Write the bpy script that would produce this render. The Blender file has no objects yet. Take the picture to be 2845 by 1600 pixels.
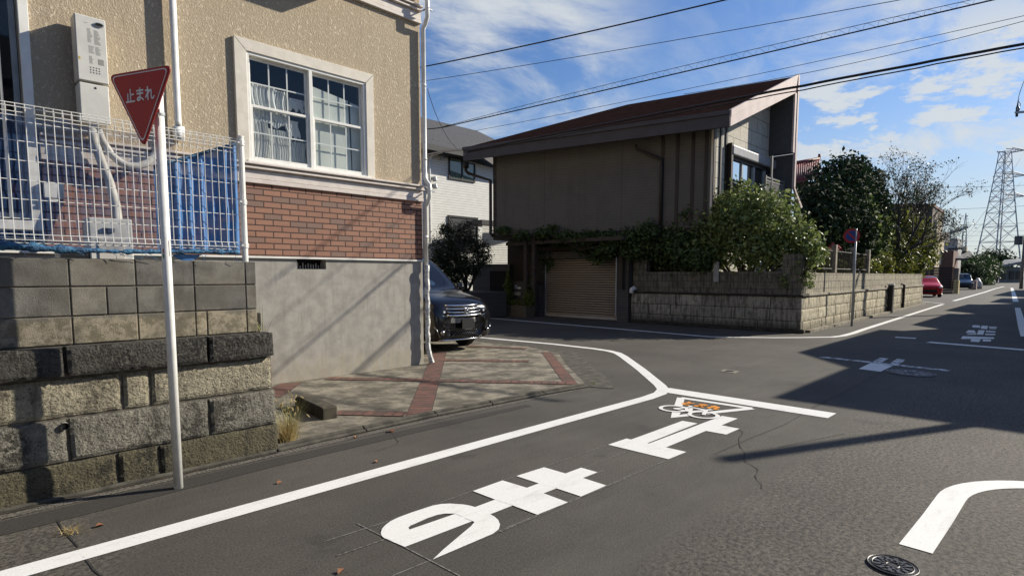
import bpy, math, random
import numpy as np
from mathutils import Vector, Matrix, noise

# ------------------------------------------------------------------ scene, camera, light
S = bpy.context.scene
COL = S.collection
F_, CX_, CY_ = 1600.0, 1422.5, 905.0            # focal length and principal point, photo pixels
PITCH, AZ, CAMH = math.radians(5), math.radians(44.3), 1.55
FW = np.array([math.cos(AZ), math.sin(AZ), 0.0]); RT = np.array([math.sin(AZ), -math.cos(AZ), 0.0]); UPV = np.array([0, 0, 1.0])
CF = math.cos(PITCH)*FW - math.sin(PITCH)*UPV
CU = math.sin(PITCH)*FW + math.cos(PITCH)*UPV
CAMP = np.array([0, 0, CAMH])
cam = bpy.data.cameras.new('camera'); co = bpy.data.objects.new('camera', cam); COL.objects.link(co)
m = Matrix(((RT[0], CU[0], -CF[0], 0), (RT[1], CU[1], -CF[1], 0), (RT[2], CU[2], -CF[2], CAMH), (0, 0, 0, 1)))
co.matrix_world = m
cam.sensor_width = 36; cam.lens = 36*F_/2845; cam.shift_y = (CY_-800)/2845
cam.clip_start = 0.05; cam.clip_end = 3000
S.camera = co
S.view_settings.view_transform = 'Standard'; S.view_settings.look = 'None'; S.view_settings.gamma = 1
S.view_settings.exposure = 0.50
SUN_EL, SUN_AZ = math.radians(30), math.radians(-24.5)
sv = Vector((math.cos(SUN_EL)*math.cos(SUN_AZ), math.cos(SUN_EL)*math.sin(SUN_AZ), math.sin(SUN_EL)))
sl = bpy.data.lights.new('sun', 'SUN'); sl.energy = 5.0; sl.angle = math.radians(0.5); sl.color = (1, .92, .78)
so = bpy.data.objects.new('sun', sl); COL.objects.link(so); so.rotation_euler = sv.to_track_quat('Z', 'Y').to_euler()

W = bpy.data.worlds.new('World'); S.world = W; W.use_nodes = True
wt = W.node_tree; wt.nodes.clear()
def wn(t, **k):
    n = wt.nodes.new(t)
    for a, b in k.items(): setattr(n, a, b)
    return n
def wl(a, b): wt.links.new(a, b)
def wmath(op, a, b=None, clamp=False):
    n = wn('ShaderNodeMath', operation=op, use_clamp=clamp)
    for i, v in enumerate((a, b)):
        if v is None: continue
        if isinstance(v, (int, float)): n.inputs[i].default_value = v
        else: wl(v, n.inputs[i])
    return n.outputs[0]
sky = wn('ShaderNodeTexSky', sky_type='NISHITA'); sky.sun_disc = False; sky.sun_elevation = SUN_EL
sky.sun_rotation = math.radians(90) - SUN_AZ; sky.air_density = 1.3; sky.dust_density = .6; sky.ozone_density = 1.6
tc = wn('ShaderNodeTexCoord'); sep = wn('ShaderNodeSeparateXYZ'); wl(tc.outputs['Generated'], sep.inputs[0])
den = wmath('ADD', wmath('MAXIMUM', sep.outputs[2], 0.0), 0.16)
cmb = wn('ShaderNodeCombineXYZ'); wl(wmath('DIVIDE', sep.outputs[0], den), cmb.inputs[0]); wl(wmath('DIVIDE', sep.outputs[1], den), cmb.inputs[1])
def wnoise(scale, detail, rough, off, st=(1, 1, 1), rot=0, dist=0.0):
    mp = wn('ShaderNodeMapping'); mp.inputs['Location'].default_value = off; mp.inputs['Scale'].default_value = st
    mp.inputs['Rotation'].default_value = (0, 0, rot); wl(cmb.outputs[0], mp.inputs[0])
    n = wn('ShaderNodeTexNoise'); n.inputs['Scale'].default_value = scale; n.inputs['Detail'].default_value = detail
    n.inputs['Roughness'].default_value = rough; n.inputs['Distortion'].default_value = dist; wl(mp.outputs[0], n.inputs['Vector'])
    return n.outputs['Fac']
def wmap(v, a, b, c=0.0, d=1.0):
    n = wn('ShaderNodeMapRange', clamp=True, interpolation_type='SMOOTHSTEP')
    wl(v, n.inputs[0])
    for i, q in enumerate((a, b, c, d)): n.inputs[1+i].default_value = q
    return n.outputs[0]
def lobe(px, py, a, b):           # a smooth patch of sky round a fixed compass direction
    d = (px-CX_)/F_*RT - (py-CY_)/F_*CU + CF; d = d/np.linalg.norm(d)
    n = wn('ShaderNodeVectorMath', operation='DOT_PRODUCT'); wl(tc.outputs['Generated'], n.inputs[0]); n.inputs[1].default_value = d
    return wmap(n.outputs['Value'], math.cos(math.radians(b)), math.cos(math.radians(a)))
veil = wmap(wnoise(1.5, 10, .62, (3.1, 1.7, 0), (1, 1.5, 1), .5, .5), .42, .68)
veil = wmath('MULTIPLY', veil, wmath('ADD', wmath('MULTIPLY', lobe(1250, 200, 6, 21), 1.15), wmath('MULTIPLY', lobe(2800, 480, 8, 26), 1.2), True))
wisps = wmap(wnoise(1.0, 10, .62, (7.3, 2.2, 0), (1, 1, 1), -.9, .7), .54, .72, 0, .6)
puff = wmap(wnoise(4.2, 10, .62, (1.4, 5.6, .4), (1.0, 1.0, 1), 0, .2), .46, .57)
puff = wmath('MULTIPLY', puff, wmath('MAXIMUM', lobe(2350, 300, 3, 8), lobe(2750, 250, 3, 9)))
horizon = wmap(sep.outputs[2], .0, .30, .74, 0)
cl = wmath('MAXIMUM', wmath('MAXIMUM', wmath('MAXIMUM', veil, wisps), horizon), puff)
mixc = wn('ShaderNodeMix', data_type='RGBA'); wl(wmath('MULTIPLY', cl, .9, True), mixc.inputs['Factor'])
bright = wn('ShaderNodeMix', data_type='RGBA'); bright.inputs['Factor'].default_value = 1; bright.blend_type = 'MULTIPLY'
wl(sky.outputs[0], bright.inputs[6]); bright.inputs[7].default_value = (.80, 1.08, 1.60, 1)
wl(bright.outputs[2], mixc.inputs[6]); mixc.inputs[7].default_value = (9.4, 9.9, 10.2, 1)
bg = wn('ShaderNodeBackground'); bg.inputs['Strength'].default_value = .052; wl(mixc.outputs[2], bg.inputs['Color'])
wo = wn('ShaderNodeOutputWorld'); wl(bg.outputs[0], wo.inputs['Surface'])

# ------------------------------------------------------------------ survey helpers: a photo pixel seen on a known real plane
def ray(x, y): return (x-CX_)/F_*RT - (y-CY_)/F_*CU + CF
def G(x, y, z=0.0):
    d = ray(x, y); return CAMP + d*(z-CAMH)/d[2]
def PX(x, y, c):
    d = ray(x, y); return CAMP + d*c/d[0]
def PY(x, y, c):
    d = ray(x, y); return CAMP + d*c/d[1]
def PL(x, y, p, n):
    d = ray(x, y); p = np.array(p, float); n = np.array(n, float); return CAMP + d*((p-CAMP)@n)/(d@n)
def FD(x, y, dist): return CAMP + ray(x, y)*dist
rng = random.Random(7)

# ------------------------------------------------------------------ mesh builder
class MB:
    def __init__(s): s.v = []; s.f = []; s.m = []; s.calls = []
    def add(s, vs, fs, mi=0):
        s.calls.append((vs, fs, mi)); b = len(s.v); s.v += [tuple(float(q) for q in p) for p in vs]
        for f in fs: s.f.append(tuple(b+i for i in f)); s.m.append(mi)
    def box(s, a, b, mi=0):
        x0, x1 = sorted((a[0], b[0])); y0, y1 = sorted((a[1], b[1])); z0, z1 = sorted((a[2], b[2]))
        s.add([(x0,y0,z0),(x1,y0,z0),(x1,y1,z0),(x0,y1,z0),(x0,y0,z1),(x1,y0,z1),(x1,y1,z1),(x0,y1,z1)],
              [(0,3,2,1),(4,5,6,7),(0,1,5,4),(1,2,6,5),(2,3,7,6),(3,0,4,7)], mi)
    def obox(s, c, u, v, w, hu, hv, hw, mi=0):
        c = np.array(c, float); u = np.array(u, float); v = np.array(v, float); w = np.array(w, float)
        p = [c+u*a*hu+v*b*hv+w*d*hw for d in (-1, 1) for a, b in ((-1,-1),(1,-1),(1,1),(-1,1))]
        s.add(p, [(0,3,2,1),(4,5,6,7),(0,1,5,4),(1,2,6,5),(2,3,7,6),(3,0,4,7)], mi)
    def poly(s, pts, mi=0): s.add(pts, [tuple(range(len(pts)))], mi)
    def prism(s, pts, d, mi=0):
        n = len(pts); d = np.array(d, float); q = [np.array(p, float)+d for p in pts]
        s.add(list(pts)+q, [tuple(range(n))[::-1], tuple(range(n, 2*n))]+[(i, (i+1) % n, n+(i+1) % n, n+i) for i in range(n)], mi)
    def tube(s, pts, r, n=8, mi=0, cap=True, rot=0.0):
        pts = [np.array(p, float) for p in pts]
        rs = r if isinstance(r, (list, tuple)) else [r]*len(pts)
        N = len(pts); V = []; ref = None
        for i, p in enumerate(pts):
            t = pts[min(i+1, N-1)]-pts[max(i-1, 0)]; t = t/(np.linalg.norm(t)+1e-12)
            if ref is None:
                ref = np.array([0, 0, 1.0]) if abs(t[2]) < .9 else np.array([1.0, 0, 0])
            a = ref-t*(ref@t)
            if np.linalg.norm(a) < 1e-6: a = np.cross(t, [0.3, 1, 0.2])
            a /= np.linalg.norm(a); b = np.cross(t, a); ref = a
            for k in range(n):
                an = 2*math.pi*k/n+rot
                V.append(p+rs[i]*(a*math.cos(an)+b*math.sin(an)))
        Fs = [(i*n+k, i*n+(k+1) % n, (i+1)*n+(k+1) % n, (i+1)*n+k) for i in range(N-1) for k in range(n)]
        if cap: Fs += [tuple(range(n))[::-1], tuple(range((N-1)*n, N*n))]
        s.add(V, Fs, mi)
    def disc(s, c, nrm, r, n=24, mi=0, th=0.0):
        c = np.array(c, float); nrm = np.array(nrm, float); nrm /= np.linalg.norm(nrm)
        a = np.cross(nrm, [0, 0, 1]) if abs(nrm[2]) < .9 else np.cross(nrm, [1, 0, 0]); a /= np.linalg.norm(a); b = np.cross(nrm, a)
        pts = [c+r*(a*math.cos(2*math.pi*k/n)+b*math.sin(2*math.pi*k/n)) for k in range(n)]
        if th: s.prism(pts, nrm*th, mi)
        else: s.poly(pts, mi)
    def band(s, pts, w, z, mi=0, n2=None):
        """flat ribbon on the ground"""
        pts = [np.array(p[:2], float) for p in pts]; N = len(pts); V = []
        ws = w if isinstance(w, (list, tuple)) else [w]*N
        for i, p in enumerate(pts):
            t0 = pts[i]-pts[i-1] if i else pts[1]-pts[0]; t1 = pts[i+1]-pts[i] if i < N-1 else t0
            t0 = t0/np.linalg.norm(t0); t1 = t1/np.linalg.norm(t1)
            t = t0+t1; t /= np.linalg.norm(t); nn = np.array([-t[1], t[0]]); k = 1/max(.5, nn@np.array([-t0[1], t0[0]]))
            V += [(*(p+nn*ws[i]/2*k), z), (*(p-nn*ws[i]/2*k), z)]
        s.add(V, [(2*i, 2*i+1, 2*i+3, 2*i+2) for i in range(N-1)], mi)
    def build(s, name, mats, parent=None, smooth=False, bevel=0, seg=1):
        me = bpy.data.meshes.new(name); off = Vector((0, 0, 0))
        if parent is not None: off = world_loc(parent)
        o = np.array(off)
        me.from_pydata([tuple(np.array(p)-o) for p in s.v], [], s.f)
        if not isinstance(mats, (list, tuple)): mats = [mats]
        for q in mats: me.materials.append(q)
        if len(mats) > 1: me.polygons.foreach_set('material_index', s.m)
        if smooth: me.polygons.foreach_set('use_smooth', [True]*len(me.polygons))
        me.update(); ob = bpy.data.objects.new(name, me); COL.objects.link(ob)
        if parent is not None: ob.parent = parent
        if bevel:
            b = ob.modifiers.new('bevel', 'BEVEL'); b.width = bevel; b.segments = seg; b.limit_method = 'ANGLE'
        return ob
def each(mb, name, mats, parent=None, smooth=False, bevel=0):
    out = []
    for v, f, mi in mb.calls:
        q = MB(); q.add(v, f, mi); out.append(q.build(name, mats, parent, smooth, bevel))
    return out
def world_loc(o):
    v = Vector((0, 0, 0))
    while o is not None: v += o.location; o = o.parent
    return v
def tag(o, label, cat, group=None):
    o['label'] = label; o['category'] = cat
    if group: o['group'] = group
    return o
def thing(name, label, cat, loc=(0, 0, 0), group=None):
    o = bpy.data.objects.new(name, None); COL.objects.link(o); o.location = tuple(float(q) for q in loc); o.empty_display_size = .1
    return tag(o, label, cat, group)
def structure(o): o['kind'] = 'structure'; return o
def copy_thing(o, parent=None):
    c = o.copy(); COL.objects.link(c)
    if parent is not None: c.parent = parent
    for ch in list(o.children): copy_thing(ch, c)
    return c

# ------------------------------------------------------------------ materials
class NT:
    def __init__(s, name):
        s.m = bpy.data.materials.new(name); s.m.use_nodes = True; s.t = s.m.node_tree; s.t.nodes.clear()
        s.out = s.n('ShaderNodeOutputMaterial'); s.b = s.n('ShaderNodeBsdfPrincipled'); s.l(s.b.outputs[0], s.out.inputs['Surface'])
        s.tc = s.n('ShaderNodeTexCoord'); s.co = s.tc.outputs['Object']
    def n(s, t, **k):
        q = s.t.nodes.new(t)
        for a, b in k.items(): setattr(q, a, b)
        return q
    def l(s, a, b): s.t.links.new(a, b)
    def set(s, **k):
        for a, v in k.items():
            a = a.replace('_', ' ')
            if isinstance(v, (int, float, tuple)): s.b.inputs[a].default_value = v
            else: s.l(v, s.b.inputs[a])
    def mapping(s, sc=(1, 1, 1), off=(0, 0, 0), rot=(0, 0, 0), src=None):
        q = s.n('ShaderNodeMapping'); q.inputs['Scale'].default_value = sc; q.inputs['Location'].default_value = off; q.inputs['Rotation'].default_value = rot
        s.l(src or s.co, q.inputs[0]); return q.outputs[0]
    def noise(s, scale, detail=4, rough=.55, vec=None, dist=0):
        q = s.n('ShaderNodeTexNoise'); q.inputs['Scale'].default_value = scale; q.inputs['Detail'].default_value = detail
        q.inputs['Roughness'].default_value = rough; q.inputs['Distortion'].default_value = dist
        s.l(vec or s.co, q.inputs['Vector']); return q.outputs['Fac']
    def voro(s, scale, vec=None, feat='F1', out='Distance'):
        q = s.n('ShaderNodeTexVoronoi', feature=feat); q.inputs['Scale'].default_value = scale; s.l(vec or s.co, q.inputs['Vector']); return q.outputs[out]
    def rng(s, v, a, b, c=0., d=1., smooth=True):
        q = s.n('ShaderNodeMapRange', clamp=True, interpolation_type='SMOOTHSTEP' if smooth else 'LINEAR'); s.l(v, q.inputs[0])
        for i, w in enumerate((a, b, c, d)): q.inputs[1+i].default_value = w
        return q.outputs[0]
    def mix(s, f, a, b, mode='MIX'):
        q = s.n('ShaderNodeMix', data_type='RGBA', blend_type=mode)
        for i, v in ((0, f), (6, a), (7, b)):
            if isinstance(v, (int, float)): q.inputs[i].default_value = v
            elif isinstance(v, tuple): q.inputs[i].default_value = (*v[:3], 1)
            else: s.l(v, q.inputs[i])
        return q.outputs[2]
    def math(s, op, a, b=None):
        q = s.n('ShaderNodeMath', operation=op)
        for i, v in enumerate((a, b)):
            if v is None: continue
            if isinstance(v, (int, float)): q.inputs[i].default_value = v
            else: s.l(v, q.inputs[i])
        return q.outputs[0]
    def bump(s, h, strength=.4, dist=.01):
        q = s.n('ShaderNodeBump'); q.inputs['Strength'].default_value = strength; q.inputs['Distance'].default_value = dist
        s.l(h, q.inputs['Height']); s.l(q.outputs[0], s.b.inputs['Normal'])
    def xz(s, ax='x', off=(0, 0)):
        a = s.n('ShaderNodeSeparateXYZ'); s.l(s.co, a.inputs[0]); c = s.n('ShaderNodeCombineXYZ')
        s.l(s.math('ADD', a.outputs[0 if ax == 'x' else 1], off[0]), c.inputs[0]); s.l(s.math('ADD', a.outputs[2], off[1]), c.inputs[1])
        return c.outputs[0]
    def brick(s, vec, c1, c2, cm, bw, bh, mortar, offset=.5, bias=0., smooth=.1):
        q = s.n('ShaderNodeTexBrick'); q.offset = offset; s.l(vec, q.inputs['Vector'])
        for k, v in (('Color1', c1), ('Color2', c2), ('Mortar', cm)): q.inputs[k].default_value = (*v, 1)
        q.inputs['Scale'].default_value = 1; q.inputs['Mortar Size'].default_value = mortar; q.inputs['Mortar Smooth'].default_value = smooth
        q.inputs['Bias'].default_value = bias; q.inputs['Brick Width'].default_value = bw; q.inputs['Row Height'].default_value = bh
        return q.outputs['Color'], q.outputs['Fac']
def mat(name, col, col2=None, rough=.7, scale=5., detail=5, lo=.35, hi=.65, bump=0., bscale=60., bdist=.005, metal=0., spec=.4, st=(1, 1, 1), coat=0.):
    t = NT(name); col2 = col2 or tuple(c*.82 for c in col)
    f = t.rng(t.noise(scale, detail, .6, t.mapping(st)), lo, hi)
    t.set(Base_Color=t.mix(f, col, col2), Roughness=rough, Metallic=metal)
    t.b.inputs['Specular IOR Level'].default_value = spec; t.b.inputs['Coat Weight'].default_value = coat; t.b.inputs['Coat Roughness'].default_value = .04
    if bump: t.bump(t.noise(bscale, 4, .6), bump, bdist)
    return t.m

# asphalt
t = NT('asphalt')
sp = t.n('ShaderNodeSeparateXYZ'); t.l(t.co, sp.inputs[0])
coarse = t.rng(t.math('ADD', sp.outputs[1], t.math('MULTIPLY', t.noise(.9, 3), .25)), 1.95, 1.45)
near_old = t.rng(t.math('ADD', sp.outputs[0], t.math('MULTIPLY', t.noise(1.7, 4), .9)), 1.25, .85)
coarse = t.math('MAXIMUM', coarse, near_old)
grain = t.noise(70, 4, .85); agg = t.noise(34, 4, .85); big = t.noise(.55, 6, .6); mid = t.noise(4.5, 5, .6, t.mapping((.5, 1.6, 1)))
base = t.mix(t.rng(big, .3, .7), (.058, .053, .045), (.086, .079, .067))
base = t.mix(t.math('MULTIPLY', t.rng(mid, .45, .75), .45), base, (.048, .044, .038))
lum = t.mix(coarse, t.mix(t.rng(grain, .34, .66), (.62, .62, .63), (1.36, 1.35, 1.32)), t.mix(t.rng(agg, .36, .64), (.36, .36, .37), (1.85, 1.81, 1.74)))
base = t.mix(1.0, base, lum, 'MULTIPLY')
oil = t.rng(t.noise(1.3, 5, .7, t.mapping((1, 1, 1), (4, 2, 0))), .60, .70); base = t.mix(t.math('MULTIPLY', oil, .45), base, (.028, .027, .025)); lite = t.rng(t.noise(.9, 4, .6, t.mapping((.25, 1.5, 1), (9, 1, 0))), .55, .72); base = t.mix(t.math('MULTIPLY', lite, .35), base, (.105, .10, .088))
spk = t.rng(t.voro(24), .075, .04); spk = t.math('MULTIPLY', spk, t.rng(t.noise(6, 2), .48, .56)); spk = t.math('MULTIPLY', spk, t.math('ADD', t.math('MULTIPLY', coarse, .6), .12))
base = t.mix(spk, base, (.55, .52, .46))
t.set(Base_Color=base, Roughness=.82); t.b.inputs['Specular IOR Level'].default_value = .35
t.bump(t.math('ADD', t.math('MULTIPLY', grain, t.math('SUBTRACT', 1.0, coarse)), t.math('MULTIPLY', agg, t.math('MULTIPLY', coarse, 2.2))), .55, .005)
ASPH = t.m
t = NT('road_paint'); w1 = t.noise(3.2, 7, .7, t.mapping((.6, 2.2, 1))); w3 = t.rng(t.noise(46, 5, .75), .64, .70, 0, .8); w2 = t.noise(95, 3, .7)
t.set(Base_Color=t.mix(t.math('MULTIPLY', t.rng(w1, .5, .75), .5), t.mix(t.rng(w2, .3, .7), (.68, .68, .65), (.78, .775, .74)), (.44, .425, .39)), Roughness=.6); t.bump(w2, .3, .003); t.set(Base_Color=t.mix(w3, t.b.inputs['Base Color'].links[0].from_socket, (.10, .095, .085)))
PAINT = t.m
t = NT('worn_paint'); w1 = t.noise(9, 8, .75)
t.set(Base_Color=t.mix(t.rng(w1, .47, .56), (.72, .72, .70), (.085, .083, .08)), Roughness=.7); WORN = t.m
ORANGE = mat('orange_paint', (.78, .30, .035), (.62, .24, .03), .6)
CHALK = mat('chalk_line', (.20, .193, .178), (.085, .08, .072), .8, 40, lo=.4, hi=.6)
SEAM = mat('tar_seam', (.018, .017, .016), (.035, .033, .03), .8, 8)
GRAVEL = mat('gutter_grit', (.17, .155, .13), (.045, .04, .034), .9, 75, 3, .40, .6, .8, 90, .01)
DIRT = mat('damp_dirt', (.052, .045, .034), (.024, .021, .016), .9, 14, 6, .35, .65, .6, 70, .01)
WHITEP = mat('white_steel', (.78, .78, .75), (.66, .66, .62), .35, 6)
DARKPL = mat('black_plastic', (.012, .012, .012), None, .5)
IRON = mat('cast_iron', (.035, .036, .038), (.02, .02, .021), .55, 30, metal=.4)

t = NT('stucco'); v1 = t.voro(60, t.mapping((1, 1, .72)), 'SMOOTH_F1'); n1 = t.noise(105, 5, .7, None, .6); n2 = t.noise(2.0, 4); n3 = t.noise(34, 4, .6, t.mapping((1, 1, .6)), .8)
chip = t.rng(n3, .55, .62)
base = t.mix(t.rng(n1, .35, .65), (.33, .265, .18), (.48, .395, .28)); base = t.mix(t.math('MULTIPLY', chip, .75), base, (.66, .57, .42))
base = t.mix(t.math('MULTIPLY', t.rng(n2, .35, .7), .35), base, (.40, .32, .215)); rs = t.rng(t.noise(3.2, 6, .7, t.mapping((2.4, 1, .16))), .52, .70); base = t.mix(t.math('MULTIPLY', rs, .30), base, (.20, .165, .115))
t.set(Base_Color=base, Roughness=.85); t.bump(t.math('ADD', t.math('MULTIPLY', n1, .8), t.math('ADD', chip, t.math('MULTIPLY', v1, .8))), .55, .010)
STUCCO = t.m
def brickmat(name, ax, c1, c2, cm, bw, bh, mo, off=(0, 0), noise_amt=.25, offset=.5, third=None, bumpd=.008, rough=.75):
    t = NT(name); vec = t.xz(ax, off); c, f = t.brick(vec, c1, c2, cm, bw, bh, mo, offset)
    n = t.noise(26, 5, .65, t.mapping((1, 1, 2.5)))
    c = t.mix(t.math('MULTIPLY', t.rng(n, .35, .7), noise_amt), c, tuple(q*.5 for q in c1))
    if third:
        k, _ = t.brick(vec, (0, 0, 0), (1, 1, 1), (0, 0, 0), bw, bh, mo, offset)
        c = t.mix(t.rng(k, .78, .86, 0, .75), c, third)
    t.set(Base_Color=c, Roughness=rough); t.bump(t.math('SUBTRACT', t.math('MULTIPLY', n, .25), f), .9, bumpd); return t.m
BRICK = brickmat('red_brick_cladding', 'x', (.33, .165, .105), (.27, .13, .085), (.035, .016, .012), .245, .081, .0085, (0, .035), .25, .5, (.19, .125, .10))
t = NT('foundation_render'); n1 = t.noise(5, 7, .62); n2 = t.noise(9, 6, .65, t.mapping((1.6, 1, .16))); n3 = t.noise(90, 3)
sp = t.n('ShaderNodeSeparateXYZ'); t.l(t.co, sp.inputs[0])
base = t.mix(t.rng(n1, .32, .7), (.37, .35, .31), (.265, .25, .22)); base = t.mix(t.math('MULTIPLY', t.rng(n2, .5, .72), .55), base, (.225, .21, .18))
moss = t.math('MULTIPLY', t.rng(sp.outputs[2], .62, .02), t.rng(n2, .3, .6)); base = t.mix(t.math('MULTIPLY', moss, .6), base, (.36, .31, .22))
t.set(Base_Color=base, Roughness=.9); t.bump(t.math('ADD', n3, n1), .35, .006); FOUND = t.m
TRIM = mat('pale_trim', (.66, .60, .545), (.58, .52, .47), .6, 9)
CASING = mat('cream_casing', (.68, .63, .54), (.60, .555, .47), .6, 7, bump=.1)
SASH = mat('white_sash', (.80, .79, .74), (.72, .71, .66), .35, 5)
t = NT('concrete_block'); n1 = t.noise(6, 7, .65); n2 = t.noise(120, 3, .7); n3 = t.noise(1.6, 5, .6); n4 = t.noise(11, 6, .7)
sp = t.n('ShaderNodeSeparateXYZ'); t.l(t.co, sp.inputs[0])
base = t.mix(t.rng(n1, .3, .72), (.235, .225, .195), (.10, .096, .084)); base = t.mix(t.math('MULTIPLY', t.rng(n3, .42, .62), .6), base, (.15, .135, .105))
low = t.rng(t.math('ADD', sp.outputs[2], t.math('MULTIPLY', n1, .16)), 1.37, 1.30); base = t.mix(t.math('MULTIPLY', low, .75), base, t.mix(t.rng(n4, .44, .56), (.17, .145, .09), (.36, .31, .22)))
g_ = t.n('ShaderNodeNewGeometry'); base = t.mix(1.0, base, t.mix(g_.outputs['Random Per Island'], (.72, .72, .74), (1.18, 1.16, 1.12)), 'MULTIPLY'); n6 = t.rng(t.noise(3.3, 7, .7, t.mapping((1, 1, .45), (5, 0, 2))), .48, .70); base = t.mix(t.math('MULTIPLY', n6, .6), base, (.062, .058, .048)); base = t.mix(t.rng(t.noise(150, 2), .58, .66, 0, .55), base, (.05, .048, .042))
t.set(Base_Color=base, Roughness=.92); t.bump(t.math('ADD', n2, t.math('MULTIPLY', t.math('MULTIPLY', n4, low), 2.0)), .5, .006); CBLOCK = t.m
def rough_stone(name, ca, cb, dark, dk_lo=.42, dk_hi=.56, scale=1.0):
    t = NT(name); n1 = t.noise(30*scale, 6, .7); n2 = t.noise(3.2*scale, 6, .65); n3 = t.voro(44*scale); n4 = t.noise(75*scale, 4, .7)
    base = t.mix(t.rng(n1, .3, .7), ca, cb); base = t.mix(t.rng(n2, dk_lo, dk_hi), base, t.mix(t.rng(n1, .45, .65), dark, ca))
    base = t.mix(t.rng(n4, .56, .64, 0, .9), base, tuple(q*.35 for q in dark)); st_ = t.rng(t.noise(4.5, 6, .7, t.mapping((2.2, 1, .5), (3, 0, 1))), .52, .68); base = t.mix(t.math('MULTIPLY', st_, .6), base, (.045, .04, .03))
    t.set(Base_Color=base, Roughness=.95); t.bump(t.math('ADD', n1, t.math('ADD', n4, t.math('MULTIPLY', n3, -.4))), 1.0, .03); return t.m
ST_DARK = rough_stone('blackened_stone', (.135, .128, .11), (.05, .047, .04), (.022, .02, .017), .36, .58)
ST_CREAM = rough_stone('cream_stone', (.50, .45, .325), (.31, .28, .205), (.12, .105, .078), .50, .68)
ST_GREY = rough_stone('grey_stone', (.33, .31, .255), (.18, .17, .14), (.065, .06, .048), .44, .60)
ST_MOSS = rough_stone('mossy_stone', (.16, .14, .085), (.10, .09, .055), (.045, .042, .028), .45, .6)
MORTAR = mat('mortar', (.14, .125, .10), (.075, .068, .055), .95, 14, bump=.4)
t = NT('driveway_concrete'); n1 = t.noise(2.6, 7, .65); n2 = t.noise(15, 6, .7, t.mapping((1, .4, 1))); n3 = t.noise(130, 3)
base = t.mix(t.rng(n1, .36, .62), (.265, .235, .178), (.080, .072, .053)); base = t.mix(t.math('MULTIPLY', t.rng(n2, .45, .66), .6), base, (.085, .078, .06))
t.set(Base_Color=base, Roughness=.92); t.bump(t.math('ADD', n3, n2), .4, .006); DRIVE = t.m
KERB = mat('kerb_concrete', (.095, .088, .07), (.045, .042, .033), .9, 8, 6, bump=.5, bscale=80)
t = NT('paving_brick'); c, f = t.brick(t.tc.outputs['UV'], (.18, .078, .056), (.12, .056, .043), (.03, .018, .014), .30, .112, .010, 0.0)
n1 = t.noise(5, 6, .65); c = t.mix(t.math('MULTIPLY', t.rng(n1, .40, .62), .85), c, (.07, .045, .034)); t.set(Base_Color=c, Roughness=.88); t.bump(f, -.6, .006); PBRICK = t.m

def glass(name, tint, refl=.04, rough=.02):
    t = NT(name); tr = t.n('ShaderNodeBsdfTransparent'); tr.inputs[0].default_value = (*tint, 1); gl = t.n('ShaderNodeBsdfGlossy'); gl.inputs['Roughness'].default_value = rough
    lw = t.n('ShaderNodeLayerWeight'); lw.inputs[0].default_value = .5
    mx = t.n('ShaderNodeMixShader'); t.l(t.math('ADD', t.math('MULTIPLY', t.math('POWER', lw.outputs['Facing'], 4.0), .75), refl), mx.inputs[0]); t.l(tr.outputs[0], mx.inputs[1]); t.l(gl.outputs[0], mx.inputs[2]); t.l(mx.outputs[0], t.out.inputs['Surface'])
    t.t.nodes.remove(t.b); return t.m
GLASS = glass('window_glass', (.90, .92, .92), .05); CARGL = glass('car_glass', (.16, .2, .22), .12)
CURTAIN = mat('white_curtain', (.74, .74, .70), (.55, .57, .56), .9, 3); BLIND = mat('pale_blind', (.60, .63, .58), (.50, .53, .49), .9, 2)
ROOM = mat('dim_room', (.05, .055, .055), None, .9); NIGHT = mat('void_shade_black', (.006, .006, .006), None, .9)  # near-black colours stand in for unlit rooms and openings
def net_mat(name, col, cover, sc=260):
    t = NT(name); sp = t.n('ShaderNodeSeparateXYZ'); t.l(t.co, sp.inputs[0])
    n = t.noise(7, 4, .6); cv = t.math('ADD', t.rng(n, .3, .7, cover-.1, cover+.12), 0.0)
    tr = t.n('ShaderNodeBsdfTransparent'); t.b.inputs['Base Color'].default_value = (*col, 1); t.b.inputs['Roughness'].default_value = .6
    mx = t.n('ShaderNodeMixShader'); t.l(cv, mx.inputs[0]); t.l(tr.outputs[0], mx.inputs[1]); t.l(t.b.outputs[0], mx.inputs[2]); t.l(mx.outputs[0], t.out.inputs['Surface']); return t.m
NET1 = net_mat('thin_blue_net', (.012, .055, .17), .40); NET2 = net_mat('doubled_blue_net', (.05, .17, .41), .95); NET3 = mat('bunched_blue_net', (.04, .16, .29), (.012, .055, .13), .6, 22, 5, .38, .62, .8, 60, .02)
def leafmat(name, a, b, trans=.25, rough=.48):
    t = NT(name); n = t.noise(1.9, 4, .6); g = t.n('ShaderNodeNewGeometry'); r = g.outputs['Random Per Island']
    c = t.mix(t.rng(t.math('ADD', t.math('MULTIPLY', n, .6), t.math('MULTIPLY', r, .55)), .3, .85), a, b)
    t.set(Base_Color=c, Roughness=rough); t.b.inputs['Specular IOR Level'].default_value = .45
    tl = t.n('ShaderNodeBsdfTranslucent'); t.l(c, tl.inputs[0]); mx = t.n('ShaderNodeMixShader'); mx.inputs[0].default_value = trans
    t.l(t.b.outputs[0], mx.inputs[1]); t.l(tl.outputs[0], mx.inputs[2]); t.l(mx.outputs[0], t.out.inputs['Surface']); return t.m
LF_BRIGHT = leafmat('broad_leaf', (.075, .115, .03), (.23, .28, .09), .34); LF_DARK = leafmat('dark_leaf', (.013, .027, .009), (.03, .054, .017), .12, .9)
LF_YEL = leafmat('yellow_leaf', (.07, .10, .018), (.22, .22, .04), .35); LF_CON = leafmat('conifer_leaf', (.010, .022, .008), (.024, .04, .014), .1, .7)
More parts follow.
